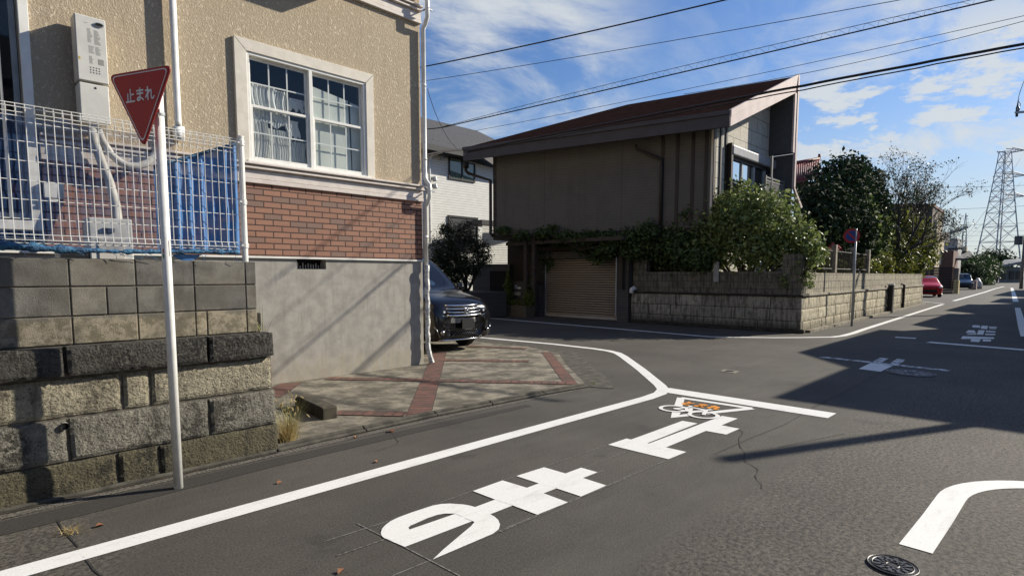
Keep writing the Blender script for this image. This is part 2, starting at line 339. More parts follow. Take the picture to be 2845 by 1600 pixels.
LF_VINE = leafmat('vine_leaf', (.025, .05, .014), (.075, .12, .03), .2, .65); LF_BROWN = leafmat('autumn_leaf', (.10, .065, .03), (.20, .14, .06), .2); LF_CYP = leafmat('cypress_leaf', (.05, .085, .015), (.14, .19, .03), .25)
BARK = mat('bark', (.075, .055, .042), (.03, .024, .02), .95, 14, bump=.7, bscale=40, bdist=.02); DRYGRASS = leafmat('dry_grass', (.38, .28, .11), (.58, .47, .24), .35)
STRAW = leafmat('green_straw', (.22, .24, .08), (.40, .38, .17), .3); FALLEN = mat('fallen_leaf', (.25, .10, .045), (.15, .065, .03), .8, 20)
BLACKCAR = mat('black_car_paint', (.006, .006, .008), None, .16, coat=.3, spec=.35); CHROME = mat('chrome', (.80, .80, .80), None, .12, metal=1.0); RUBBER = mat('tyre_rubber', (.015, .015, .015), None, .8)
LAMPGL = glass('lamp_glass', (.85, .87, .9), .15, .03)
RED = mat('sign_red', (.40, .009, .012), (.36, .008, .011), .5); SIGNW = mat('sign_white', (.70, .70, .70), None, .5); SIGNB = mat('sign_blue', (.012, .045, .22), None, .45)
CABLE = mat('black_cable', (.012, .012, .014), None, .6); STEEL = mat('galvanised_steel', (.36, .38, .40), (.28, .30, .32), .5, 8, metal=.3)
# ------------------------------------------------------------------ ground, roads, markings
b = MB(); b.poly([(-900, -900, 0), (900, -900, 0), (900, 900, 0), (-900, 900, 0)]); structure(b.build('road', ASPH))
def r1(x, y): return G(700+x/3.22, 880+y/3.22)
def r2(x, y): return G(1500+x/3.22, 880+y/3.22)
def r3(x, y): return G(2145+x/3.45, 880+y/3.45)
def r4(x, y): return G(900+x/2.862, 1150+y/2.862)
def r6(x, y): return G(2345+x/4.528, 680+y/4.528)
def arc(c, r, a0, a1, n=8): return [(c[0]+r*math.cos(math.radians(a0+(a1-a0)*i/n)), c[1]+r*math.sin(math.radians(a0+(a1-a0)*i/n))) for i in range(n+1)]
def road_mark(name, polys, m=PAINT, z0=.004):
    mb = MB()
    for i, p in enumerate(polys): mb.poly([(q[0], q[1], z0+.00025*i) for q in p])
    # keep faces pointing up
    for i, f in enumerate(mb.f):
        a = 0
        for k in range(len(f)):
            p, q = mb.v[f[k]], mb.v[f[(k+1) % len(f)]]; a += p[0]*q[1]-q[0]*p[1]
        if a < 0: mb.f[i] = f[::-1]
    return structure(mb.build(name, m))
def road_line(name, pts, w, z=.004, m=PAINT):
    mb = MB(); mb.band(pts, w, z); return structure(mb.build(name, m))
pts = [(-4, 3.90), (-1, 3.88), (1.2, 3.865), (4, 3.84), (6.35, 3.80)] + [(6.72, 3.83), (6.98, 3.93), (7.22, 4.12), (8.2, 5.02), (9.35, 6.14), (9.66, 6.48), (9.82, 6.80), (9.90, 7.25), (9.92, 8.4), (9.72, 10.4), (9.3, 14), (8.9, 24)]
road_line('road_edge_line', pts, .165)
road_line('stop_line', [(6.98, 3.93), (6.965, 1.84)], .31, .0045)
road_line('road_edge_line', [(14.6, 26), (14.37, 15.4), (14.1, 10.0), (13.88, 6.6), (14.25, 6.0), (14.8, 5.3), (15.4, 4.75), (16.0, 4.3), (16.5, 4.2), (17.4, 4.2), (18.9, 4.28), (38.5, 5.05)], .16)
road_line('road_edge_line', [tuple(G(2650, 836)), tuple(G(2735, 812)), tuple(G(2765, 802)), tuple(G(2790, 796))], .22)
road_line('road_edge_line', [tuple(G(2562, 838)), tuple(G(2622, 843))], .16)
road_line('road_edge_line', [tuple(G(2850, 935)), tuple(G(2840, 905)), tuple(G(2827, 855))], .20)
road_line('road_edge_line', [tuple(G(2822, 838)), tuple(G(2815, 812)), tuple(G(2811, 800))], .26)
rc = [(3.86, .56)] + [(4.45, .54)]+arc((4.93, -.36), .89, 90, 0, 14)+[(5.83, -1.2), (5.84, -8)]
road_line('road_edge_line', rc, .16)
road_line('road_edge_line', [(3.30, .55), (1.0, .56), (-3, .58)], .16)
road_line('worn_cross_mark', [r3(465, 385), r3(1700, 517)], .17, .004, WORN)
road_mark('cross_mark', [[r3(830, 500), r3(950, 440), r3(1160, 470), r3(1040, 527)]])
road_line('worn_cross_mark', [r3(1000, 440), r3(1075, 397)], .14, .005, WORN); road_line('worn_cross_mark', [r3(1160, 460), r3(1240, 408)], .14, .005, WORN)
road_line('stop_line', [r3(1495, 243), r3(2420, 318)], .28)
road_line('worn_stop_line', [r3(1180, 196), r3(1380, 207)], .25, .004)
# lettering of the near lane, character by character (the strokes are real painted areas)
Q = [[(610, 1145), (775, 1090), (1310, 1210), (1150, 1275)], [(760, 1120), (1275, 932), (1410, 955), (915, 1150)],
     [(930, 1153), (1630, 888), (1770, 912), (1625, 972), (1785, 1003), (1668, 1055), (1485, 1022), (1085, 1188)]]
road_mark('road_lettering', [[r2(*p) for p in q] for q in Q])
Q = [[(2045, 428), (2175, 465), (1320, 800), (645, 1058), (480, 990), (1045, 795), (1200, 742)],
     [(1530, 495), (1750, 425), (1990, 495), (1775, 575)], [(1995, 490), (2245, 570), (2045, 658), (1780, 570)],
     [(1185, 615), (1420, 530), (1690, 612), (1425, 707)], [(1680, 608), (1940, 705), (1695, 803), (1430, 703)],
     [(1200, 742), (1150, 729), (1100, 721), (1000, 715), (935, 718), (870, 730), (700, 785), (600, 822), (530, 855), (490, 885), (462, 915), (452, 950), (462, 975), (480, 990), (540, 1010), (740, 945), (680, 922), (672, 905), (690, 890), (720, 878), (820, 833), (900, 806), (960, 795), (1045, 795), (1105, 820), (1260, 765)],
     [(1320, 800), (1355, 818), (1385, 845), (1400, 882), (1390, 920), (1340, 957), (1100, 1060), (865, 1161), (950, 1080), (1080, 970), (1170, 895), (1197, 862), (1180, 854), (1120, 832), (1260, 778)]]
road_mark('road_lettering', [[r4(*p) for p in q] for q in Q])
# bicycle stop mark: inverted triangle, bicycle and orange writing
def strip(name, lines, w, z, m=PAINT):
    mb = MB()
    for i, l in enumerate(lines): mb.band(l, w, z+.00025*i)
    return structure(mb.build(name, m))
A_, B_, C_ = np.array([6.66, 3.50]), np.array([6.70, 2.62]), np.array([5.72, 3.07])
strip('road_triangle_mark', [[A_, B_], [B_, B_+(C_-B_)*.62], [A_, A_+(C_-A_)*.47], [A_+(C_-A_)*.80, C_, C_+(B_-C_)*.2]], .095, .004)
def ring(c, r, n=20): return [(c[0]+r*math.cos(2*math.pi*k/n), c[1]+r*math.sin(2*math.pi*k/n)) for k in range(n+1)]
strip('road_bicycle_mark', [ring((6.04, 3.26), .15), ring((5.99, 2.87), .15), [(6.04, 3.26), (6.24, 3.14), (6.22, 2.95), (6.03, 3.05), (6.24, 3.14)], [(6.03, 3.05), (6.04, 3.26)], [(6.22, 2.95), (5.99, 2.87)], [(6.3, 2.92), (6.22, 2.95)], [(6.29, 3.19), (6.24, 3.14)]], .045, .008)
GL = {'to': [[(.3, .95), (.4, .55)], [(.85, .74), (.4, .5), (.2, .3), (.25, .1), (.5, .03), (.88, .06)]],
      'ma': [[(.15, .8), (.85, .8)], [(.18, .57), (.82, .57)], [(.52, .97), (.52, .25), (.45, .08), (.28, .05), (.18, .16), (.3, .28), (.5, .27), (.7, .2), (.88, .06)]],
      're': [[(.27, .97), (.27, .03)], [(.05, .72), (.38, .75), (.31, .6), (.03, .22)], [(.27, .42), (.5, .68), (.64, .72), (.70, .6), (.66, .25), (.72, .08), (.86, .07), (.98, .22)]],
      'tome': [[(.5, .97), (.5, .06)], [(.5, .57), (.86, .57)], [(.21, .64), (.21, .06)], [(.04, .04), (.96, .04)]]}
ls = []
for i, k in enumerate(('to', 'ma', 're')):
    for st in GL[k]: ls.append([(6.33+.20*p[1], 3.35-.165*i-.15*p[0]) for p in st])
strip('road_lettering', ls, .035, .0045, ORANGE)
# far lettering, for drivers coming the other way
Q = [[(1490, 1150), (1890, 1165), (1885, 1185), (1470, 1185)], [(1600, 1185), (1720, 1190), (1700, 1225), (1590, 1218)], [(1750, 1190), (1850, 1195), (1845, 1218), (1740, 1215)],
     [(1560, 1075), (1640, 1078), (1660, 1112), (1530, 1108)], [(1690, 1075), (1770, 1078), (1750, 1132), (1670, 1130)], [(1780, 1080), (1910, 1090), (1900, 1105), (1790, 1100)], [(1775, 1118), (1905, 1122), (1900, 1138), (1775, 1136)], [(1560, 1120), (1665, 1118), (1665, 1130), (1545, 1132)],
     [(1620, 1012), (1700, 1015), (1720, 1045), (1610, 1040)], [(1730, 1018), (1810, 1022), (1800, 1062), (1720, 1058)], [(1820, 1030), (1925, 1033), (1920, 1045), (1825, 1044)], [(1830, 1048), (1918, 1052), (1915, 1062), (1830, 1060)]]
road_mark('road_lettering', [[r6(*p) for p in q] for q in Q])
# chalk setting-out lines, asphalt seams and cracks
mb = MB()
for i, l in enumerate([[r2(600, 1150), r4(1180, 612), r4(490, 860), r4(0, 1015)], [r4(2400, 300), r4(1180, 780)], [r4(260, 870), r4(640, 1058), r4(1085, 1290)], [r4(860, 1160), r4(540, 1290)], [r4(2240, 440), r4(2070, 515)], [r4(480, 1000), r4(100, 1130)], [r2(1120, 1290), r4(1000, 1100)], [r4(2400, 515), r4(1400, 940)]]): mb.band(l, .008, .0032+.0002*i)
structure(mb.build('chalk_line', CHALK))
mb = MB()
for i, l in enumerate([[r2(2560, 760), r2(2420, 830), r2(2200, 960), r2(1900, 1080), r2(1560, 1230)], [r3(1060, 530), r3(700, 720), r3(380, 870)]]): mb.band(l, .012, .003+.0003*i)
cr = [G(155, 1440), G(170, 1462), G(178, 1478), G(205, 1505), G(218, 1520)]; cr2 = [G(235, 1548), G(252, 1570), G(262, 1585), G(283, 1600), G(300, 1625)]
for q in (cr, cr2): mb.band(q, .010, .0034)
mb.band([r3(60, 1250), r3(700, 1120)], .006, .003)
rr = random.Random(21)
for (x, y, a, n) in ((4.2, 1.55, .1, 26), (10.2, 5.6, 2.2, 14), (12.6, 8.8, 1.4, 22), (2.7, 4.35, .05, 16)):
    q = [(x, y)]
    for k in range(n): a += rr.gauss(0, .32); x += .09*math.cos(a); y += .09*math.sin(a); q.append((x, y)); a *= .97
    mb.band(q, [.0075*(.4+rr.random()) for _ in q], .0036+.0001*n/10)
structure(mb.build('asphalt_seam', SEAM))

# driveway slab, kerb and gutter
dv = [(2.16, 8.05), (2.16, 5.02), (3.0, 5.03), (4.6, 5.0), (6.35, 4.93), (6.62, 5.0), (7.6, 6.1), (8.75, 7.25), (9.1, 8.4), (9.0, 9.6), (8.7, 14.6), (6.06, 14.6), (6.06, 8.05)]
mb = MB(); mb.prism([(x, y, 0) for x, y in dv], (0, 0, .012)); structure(mb.build('driveway', DRIVE))
mb = MB()
ap = [(6.55, 4.45), (6.98, 4.80), (8.0, 5.88), (9.17, 7.1), (9.42, 8.95), (9.3, 10.2), (9.05, 14.6), (8.7, 14.6), (9.0, 9.6), (9.1, 8.4), (8.75, 7.25), (7.6, 6.1), (6.62, 5.0), (6.35, 4.9)]
mb.prism([(x, y, 0) for x, y in ap], (0, 0, .007)); structure(mb.build('driveway_apron', KERB))
mb = MB()
kp = [(-4, 5.02), (2.1, 5.02), (3.0, 5.045), (3.9, 5.05), (4.7, 5.0), (5.6, 4.95), (6.4, 4.85)]
for i in range(len(kp)-1):
    p, q = np.array(kp[i]), np.array(kp[i+1]); d = (q-p)/np.linalg.norm(q-p); n = np.array([d[1], -d[0]])
    for o0, o1, h in ((0, .055, .052), (.055, .10, .03)):
        mb.prism([(*(p+n*o0), 0), (*(p+n*o1), 0), (*(q-d*.006+n*o1), 0), (*(q-d*.006+n*o0), 0)][::-1], (0, 0, h))
structure(mb.build('kerb', KERB, bevel=.012, seg=2))
mb = MB(); mb.band([(-4, 4.86), (1, 4.87), (2.6, 4.885), (4, 4.87), (5.2, 4.80), (6.2, 4.74)], [.13, .12, .10, .08, .07, .04], .004); structure(mb.build('gutter_grit', GRAVEL))
mb = MB(); mb.band([(-4, 4.945), (1.2, 4.95), (2.1, 4.955)], .12, .009); structure(mb.build('gutter_dirt', DIRT))
for z_, w_, k_ in ((.0033, .35, 0),):
    mb = MB(); mb.band([(-4, 4.62), (0.5, 4.64), (2.0, 4.68), (3.4, 4.66), (5, 4.6)], [.30, .26, .2, .16, .1], z_); structure(mb.build('gutter_seam', mat('fresh_asphalt', (.043, .039, .034), (.03, .028, .025), .85, 60, 3, bump=.3, bscale=140)))
def brick_strip(p, q, w, z):
    p, q = np.array(p, float), np.array(q, float); d = q-p; L = np.linalg.norm(d); d /= L; n = np.array([-d[1], d[0]])*w/2
    me = bpy.data.meshes.new('brick_paving'); me.from_pydata([(*(p-n), z), (*(q-n), z), (*(q+n), z), (*(p+n), z)], [], [(0, 1, 2, 3)])
    uv = me.uv_layers.new(); 
    for i, c in enumerate(((0, .02), (0, .02+L), (.24, .02+L), (.24, .02))): uv.data[i].uv = c
    me.materials.append(PBRICK); o = bpy.data.objects.new('brick_paving', me); COL.objects.link(o); structure(o)
brick_strip((3.72, 5.06), (7.2, 9.05), .27, .0166)
for (p, q) in (((4.16, 7.93), (4.95, 6.95)), ((4.95, 6.95), (5.82, 5.83)), ((6.55, 8.12), (7.55, 6.94)), ((3.18, 5.84), (3.68, 5.23)), ((8.25, 9.4), (8.83, 8.2))): brick_strip(p, q, .21, .0206)
brick_strip((6.35, 5.02), (8.72, 7.55), .19, .0166); brick_strip((2.98, 7.2), (3.62, 7.95), .30, .0166); brick_strip((5.82, 5.83), (6.42, 5.05), .20, .0206)

# leaves, stopper, weeds on the verge
def blade_clump(name, cx, cy, n, h, spread, w, m, parent, z0=.0, droop=.6, seed=1):
    r = random.Random(seed); mb = MB()
    for i in range(n):
        a = r.uniform(0, 2*math.pi); L = h*r.uniform(.55, 1.1); s = spread*r.uniform(.2, 1); x, y = cx+r.gauss(0, .035), cy+r.gauss(0, .03)
        dx, dy = math.cos(a), math.sin(a); pts = []
        for k in range(5):
            u = k/4; pts.append(np.array([x+dx*s*u**1.4, y+dy*s*u**1.4, z0+L*(u-droop*s/h*.6*u*u)]))
        sd = np.array([-dy, dx, 0])*w
        for k in range(4):
            f0, f1 = 1-k/4*.8, 1-(k+1)/4*.8
            mb.add([pts[k]-sd*f0, pts[k]+sd*f0, pts[k+1]+sd*f1, pts[k+1]-sd*f1], [(0, 1, 2, 3)])
    return mb.build(name, m, parent)
gc = G(800, 1228); t0 = thing('grass_clump', 'dry straw-coloured grass tuft with pale seed heads at the end of the block wall', 'grass', (gc[0], gc[1], 0))
blade_clump('dry_blades', gc[0], gc[1], 300, .30, .24, .0026, DRYGRASS, t0, 0, .9, 3); blade_clump('green_blades', gc[0]+.03, gc[1]+.05, 110, .42, .20, .0024, STRAW, t0, 0, .5, 4)
mb = MB(); r = random.Random(9)
for i in range(30):
    p = np.array([gc[0]+r.gauss(.02, .10), gc[1]+r.gauss(.06, .09), r.uniform(.22, .42)]); d = np.array([r.gauss(0, .5), r.gauss(0, .5), .6]); d /= np.linalg.norm(d)
    mb.tube([p-d*.022, p-d*.01, p+d*.012, p+d*.024], [.001, .006, .006, .001], 5)
each(mb, 'seed_head', DRYGRASS, t0)
for nm, lab, px, n, h, sp_, m_, z_ in (('weed', 'thin green grass blades growing at the top step of the block wall end', (720, 925), 12, .30, .22, STRAW, 1.06), ('weed', 'small dry weed where the driveway bricks meet the grey foundation', (828, 1062), 16, .10, .10, DRYGRASS, .0),
                               ('weed', 'low green sprout on the kerb at the driveway corner', (1645, 1070), 22, .07, .07, LF_BRIGHT, .01), ('weed', 'brown tuft growing out of the crack beside the white edge line', (198, 1482), 40, .06, .10, DRYGRASS, .0)):
    p = G(*px) if z_ < .5 else np.array([2.06, 5.08, z_]); t0 = thing(nm, lab, 'weed', (p[0], p[1], z_)); blade_clump('blades', p[0], p[1], n, h, sp_, .0025, m_, t0, z_, .6, n)
sc = (G(838, 1128)+G(915, 1172))/2; mb = MB(); d = G(925, 1178)-G(838, 1135); d[2] = 0; d /= np.linalg.norm(d); mb.obox((sc[0]+.02, sc[1]+.02, .075), d, (-d[1], d[0], 0), (0, 0, 1), .42, .085, .07)
tag(mb.build('kerb_ramp', mat('dark_concrete', (.085, .075, .052), (.04, .036, .027), .95, 9, 6, bump=.6), bevel=.012), 'mossy concrete step block lying on the driveway beside the wall end', 'block')
for i, (px, lab) in enumerate((((1097, 1201), 'curled orange leaf in the gutter, nearest the driveway bricks'), ((988, 1218), 'small reddish leaf lying in the gutter below the dry grass'), ((1050, 1281), 'brown leaf on bare asphalt above the white edge line'), ((770, 1346), 'dark brown leaf on the asphalt just right of the sign post foot'), ((291, 1459), 'tan crumpled leaf on the asphalt left of the sign post foot'), ((6, 1417), 'orange leaf in the gutter at the left edge of the road'), ((938, 1597), 'orange leaf on the road below the white lettering'))):
    p = G(*px); mb = MB(); a = rng.uniform(0, 6); u = np.array([math.cos(a), math.sin(a), 0]); v = np.array([-u[1], u[0], 0]); s = .045 if i in (0, 5) else .026
    for sg in (-1, 1):
        mb.add([p+(0, 0, .006), p+u*s+(0, 0, .004), p+u*s*2+(0, 0, .012), p+u*s+v*sg*s*.8+(0, 0, .022)], [(0, 1, 2, 3)])
    tag(mb.build('fallen_leaf', FALLEN), lab, 'leaf', 'fallen leaves on the road')

# manhole covers
def manhole(c, r, label, m_pat):
    t0 = thing('manhole_cover', label, 'manhole', (c[0], c[1], 0), 'round manhole covers'); mb = MB(); mb.disc((c[0], c[1], .002), (0, 0, 1), r, 40, 0, .006); mb.build('cover', IRON, t0)
    mb = MB()
    for rr in (r*.98, r*.80, r*.25):
        mb.tube([(c[0]+rr*math.cos(k*math.pi/20), c[1]+rr*math.sin(k*math.pi/20), .009) for k in range(41)], r*.028, 5, 0, False)
    mb.build('raised_ring', m_pat, t0); mb = MB()
    for k in range(12):
        a = k*math.pi/6; q = np.array([math.cos(a), math.sin(a), 0]); cc = np.array([c[0], c[1], .009])
        mb.obox(cc+q*r*.62, q, (-q[1], q[0], 0), (0, 0, 1), r*.13, r*.075, .004)
        q2 = np.array([math.cos(a+.26), math.sin(a+.26), 0]); mb.obox(cc+q2*r*.40, q2, (-q2[1], q2[0], 0), (0, 0, 1), r*.08, r*.05, .004)
    mb.build('raised_pattern', m_pat, t0)
IRON2 = mat('worn_iron', (.10, .10, .105), (.06, .06, .062), .45, 30, metal=.5)
manhole(G(2480, 1573), .118, 'small dark iron cover set beside the curved white line at the near right corner', IRON2)
manhole(G(2531, 1037), .33, 'larger patterned iron cover in the shaded crossing next to the cross mark', mat('pale_iron', (.22, .23, .24), (.14, .14, .15), .45, 30, metal=.4))
p = [r2(1610, 487), r2(1650, 470), r2(1785, 488), r2(1740, 507)]; mb = MB(); mb.prism([(q[0], q[1], .001) for q in p][::-1], (0, 0, .005)); 
t0 = thing('valve_cover', 'small pale concrete square with an iron lid in the sunlit crossing', 'cover', tuple(np.mean(p, 0))); mb.build('surround', mat('pale_concrete', (.22, .21, .16), (.15, .145, .11), .9, 20), t0)
mb = MB(); c = np.mean(p, 0); mb.disc((c[0], c[1], .0065), (0, 0, 1), .07, 16, 0, .002); mb.build('lid', IRON, t0)

# ------------------------------------------------------------------ block wall with its old stone base
WY = 5.0
t0 = thing('boundary_wall', 'grey concrete block wall on an old rough stone base at the left', 'wall', (2.0, WY, 0))
mb = MB(); js = [-2.05+.396*k for k in range(11)]; js = [x for x in js if x < 1.95]+[2.0]; js = [x for x in js]
jx = [1.912-.396*k for k in range(12)][::-1]+[2.003]
for r_, (z0, z1) in enumerate(((1.068, 1.265), (1.268, 1.470), (1.473, 1.668))):
    xs = list(jx)
    if r_ == 1: xs = sorted(xs+[jx[-5]+.21])
    if r_ == 0: xs = sorted(xs+[1.60])
    for a, c in zip(xs, xs[1:]):
        dy = rng.uniform(-.002, .002); mb.box((a+.004, WY+dy, z0+.0035), (c-.004, WY+.12, z1-.0035))
mb.build('concrete_blocks', CBLOCK, t0, bevel=.005, seg=2)
mb = MB(); mb.box((-2.5, WY+.008, .9), (1.996, WY+.11, 1.662)); mb.box((-2.5, WY-.025, .0), (2.09, WY+.3, 1.03)); mb.build('mortar', MORTAR, t0)
def stone(mb, x0, x1, z0, z1, y, dep, amp, sd, res=.022):
    nx, nz = max(3, int((x1-x0)/res)), max(3, int((z1-z0)/res)); V = []; idx = {}
    for i in range(nx+1):
        for k in range(nz+1):
            x, z = x0+(x1-x0)*i/nx, z0+(z1-z0)*k/nz; e = min(i, nx-i, k, nz-k)
            ed = .013 if e == 0 else (.002 if e == 1 else 0)
            n = noise.noise(Vector((x*9, z*9, sd)))*.5+noise.noise(Vector((x*24, z*24, sd+5)))*.5+noise.noise(Vector((x*48, z*48, sd+9)))*.25
            jx_ = noise.noise(Vector((x*12, z*12, sd+31)))*.006 if e == 0 else 0
            idx[i, k] = len(V); V.append((x+jx_, y+ed+amp*n, z+jx_))
    Fq = [(idx[i, k], idx[i+1, k], idx[i+1, k+1], idx[i, k+1]) for i in range(nx) for k in range(nz)]
    edge = [idx[i, 0] for i in range(nx+1)]+[idx[nx, k] for k in range(1, nz+1)]+[idx[i, nz] for i in range(nx-1, -1, -1)]+[idx[0, k] for k in range(nz-1, 0, -1)]
    b0 = len(V)
    for e in edge: p = V[e]; V.append((p[0], y+dep, p[2]))
    n = len(edge)
    for j in range(n): Fq.append((edge[(j+1) % n], edge[j], b0+j, b0+(j+1) % n))
    mb.add(V, Fq)
rows = [(.862, 1.060, 4.90, ST_DARK, [-2.2, -.6, .66, 1.57, 2.10], 'blackened_stone_course'), (.575, .835, 4.955, ST_CREAM, [-2.3, -.3, .985, 1.165, 2.095], 'cream_stone_course'),
        (.262, .553, 4.950, ST_GREY, [-2.0, -.35, .655, 1.57, 2.12], 'grey_stone_course'), (.0, .248, 4.945, ST_MOSS, [-2.2, -.9, .2, .93, 1.2, 2.13], 'mossy_stone_course')]
for z0, z1, y, m_, xs, nm in rows:
    mb = MB()
    for i, (a, c) in enumerate(zip(xs, xs[1:])): stone(mb, a+.012, c-.012, z0, z1, y, .16, .0075, i*3.1+z0*7)
    mb.build(nm, m_, t0, smooth=False)
mb = MB(); c = PY(180, 1185, 4.93); mb.tube([(c[0], 4.935, c[2]), (c[0], 5.0, c[2])], .027, 16, 0, False); mb.tube([(c[0], 4.935, c[2]), (c[0], 5.0, c[2])], .022, 16, 1, False); mb.disc((c[0], 4.99, c[2]), (0, -1, 0), .022, 16, 1); mb.build('drain_pipe', [mat('old_pvc', (.42, .41, .37), (.3, .29, .26), .6), NIGHT], t0)
mb = MB(); mb.box((-6, WY+.13, 0), (2.08, 8.04, 1.22)); structure(mb.build('raised_yard', DIRT))

# ------------------------------------------------------------------ mesh fence and blue net
FY = 5.035
t0 = thing('mesh_fence', 'white welded wire fence panel with rolled top on the block wall', 'fence', (1.93, FY, 1.67))
mb = MB(); mb.tube([(1.928, FY-.01, 1.60), (1.928, FY-.01, 2.685)], .024, 12); mb.disc((1.928, FY-.01, 2.685), (0, 0, 1), .026, 12, 0, .012)
for z in (1.80, 2.16, 2.64): mb.tube([(1.928, FY-.01, z-.02), (1.928, FY-.01, z+.02)], .03, 12); mb.box((1.895, FY-.035, z-.006), (1.955, FY+.005, z+.006))
mb.build('post', WHITEP, t0)
mb = MB(); xs = [1.895-.0497*k for k in range(46)]; R_ = .0029
for x in xs:
    mb.tube([(x, FY+.004, 1.765), (x, FY-.022, 1.785), (x, FY-.012, 1.822), (x, FY, 1.80), (x, FY, 2.618), (x, FY-.010, 2.59), (x, FY-.024, 2.645), (x, FY+.004, 2.672), (x, FY+.012, 2.625)], R_, 5)
zs = [1.80+.1265*k for k in range(1, 7)]
for z in zs: mb.tube([(-.4, FY+.005, z), (1.905, FY+.005, z)], R_, 5)
for z, y in ((1.765, .004), (1.785, -.022), (1.822, -.012), (1.80, 0.004), (2.618, .004), (2.59, -.010), (2.645, -.024), (2.672, .004)): mb.tube([(-.4, FY+y, z), (1.905, FY+y, z)], R_*1.05, 5)
mb.build('wire_panel', WHITEP, t0)
def sheet(fn, nu, nv):
    mb = MB(); V = [fn(i/nu, k/nv) for i in range(nu+1) for k in range(nv+1)]
    mb.add(V, [(i*(nv+1)+k, (i+1)*(nv+1)+k, (i+1)*(nv+1)+k+1, i*(nv+1)+k+1) for i in range(nu) for k in range(nv)]); return mb
t0 = thing('bird_net', 'blue plastic netting hung behind the white wire fence', 'net', (1.4, FY+.05, 1.7))
ns = lambda x, z, s: noise.noise(Vector((x*5, z*4, s)))
sheet(lambda u, v: (-.4+1.85*u, FY+.055+.01*ns(u*3, v*2, 1), 1.74+v*(.87+.03*ns(u*4, 0, 8))), 60, 14).build('thin_sheet', NET1, t0, True)
sheet(lambda u, v: (1.30+.615*u, FY+.065+.012*math.sin(u*44)+.008*ns(u*3, v, 4), 1.735+v*((2.375-1.735)+.27*u+.02*ns(u*5, 0, 2))), 90, 14).build('doubled_sheet', NET2, t0, True)
mb = MB(); mb.tube([(1.30+.615*k/14, FY+.05, 2.375+.27*k/14+.012*ns(k*.4, 0, 3)) for k in range(15)], [.012+.006*abs(ns(k, 0, 5)) for k in range(15)], 6); mb.build('gathered_top', NET3, t0, True)
mb = MB(); N = 60; path = []; rad = []
for k in range(N+1):
    u = k/N; x = -.3+2.17*u; z = 1.765-.03*u+.014*math.sin(u*7+1)+.008*ns(x*4, 0, 6); path.append((x, FY-.045+.018*ns(x*3, 0, 2), z-.012)); rad.append((.020+.020*ns(x*7, 0, 9))*(1.25 if x < .75 else .8))
mb.tube(path, rad, 9)
for k in range(26):
    x = rng.uniform(-.2, 1.85); z = 1.745-.03*(x+.3)/2.17; L = rng.uniform(.02, .06); mb.tube([(x, FY-.06, z), (x+rng.uniform(-.05, .08), FY-.065, z-L*.6), (x+rng.uniform(-.04, .12), FY-.062, z-L)], .0018, 4)
mb.build('bunched_hem', NET3, t0, True)
sheet(lambda u, v: (1.36+.26*u, FY-.03+.01*v, 1.715-v*(.055*math.sin(math.pi*min(1, u*1.15)))), 16, 5).build('sagging_fold', NET2, t0, True)

# ------------------------------------------------------------------ stop sign
t0 = thing('stop_sign', 'red upside-down triangle stop sign on a white post in front of the block wall', 'road sign', (1.226, 4.604, 0))
mb = MB(); mb.tube([(1.226, 4.604, -.05), (1.226, 4.604, 2.83)], .0305, 20); mb.disc((1.226, 4.604, 2.83), (0, 0, 1), .031, 20, 0, .006)
mb.build('post', WHITEP, t0, True)
na = math.radians(204); nrm = np.array([math.cos(na), math.sin(na), 0]); tx = np.array([-nrm[1], nrm[0], 0]); tx = tx if tx@RT > 0 else -tx
sc_ = PL(391, 275, np.array([1.145, 4.68, 2.7])+nrm*.06, nrm); side = .56; hgt = side*.866
def sp_(u, v, d=0.0): return np.array([sc_[0], sc_[1], 0])+tx*u+nrm*d+np.array([0, 0, 2.915-hgt+v])
def tri(s, rr, cz=hgt*2/3):
    V = [(-s/2, cz+s*.2887), (s/2, cz+s*.2887), (0, cz-s*.5773)]; out = []
    for i in range(3):
        p, a, c = np.array(V[i]), np.array(V[i-1]), np.array(V[(i+1) % 3]); da = (a-p)/np.linalg.norm(a-p); dc = (c-p)/np.linalg.norm(c-p)
        s0, s1 = p+da*rr, p+dc*rr
        for k in range(7):
            u = k/6; out.append((1-u)**2*s0+2*u*(1-u)*p+u*u*s1)
    return out
mb = MB(); mb.prism([sp_(*p, 0) for p in tri(side*1.06, .06)], -nrm*.012); mb.build('plate', mat('sign_edge', (.25, .02, .02), None, .5), t0, bevel=.002)
mb = MB(); mb.poly([sp_(*p, .0012) for p in tri(side*1.03, .058)]); mb.build('red_face', RED, t0)
o, i_ = tri(side*.965, .05), tri(side*.925, .046); mb = MB(); n = len(o)
mb.add([sp_(*p, .0024) for p in o]+[sp_(*p, .0024) for p in i_], [(k, (k+1) % n, n+(k+1) % n, n+k) for k in range(n)]); mb.build('white_border', SIGNW, t0)
mb = MB()
def glyph(mb, key, u0, v0, w, h, lw, place):
    for j, st in enumerate(GL[key]):
        P = [np.array([u0+p[0]*w, v0+p[1]*h]) for p in st]; d = .0030+.0004*j
        for q, (a, c) in enumerate(zip(P, P[1:])):
            e = (c-a)/np.linalg.norm(c-a); nn = np.array([-e[1], e[0]])*lw/2; mb.poly([place(*x, d+.00005*q) for x in (a-nn, c-nn, c+nn, a+nn)])
            for x in (a, c): mb.poly([place(x[0]+lw/2*math.cos(k*math.pi/5), x[1]+lw/2*math.sin(k*math.pi/5), d+.00005*q+.00002) for k in range(10)])
for k, key in enumerate(('tome', 'ma', 're')): glyph(mb, key, -.133+.091*k, hgt-.193, .082, .086, .0115, sp_)
mb.build('lettering', SIGNW, t0)
mb = MB()
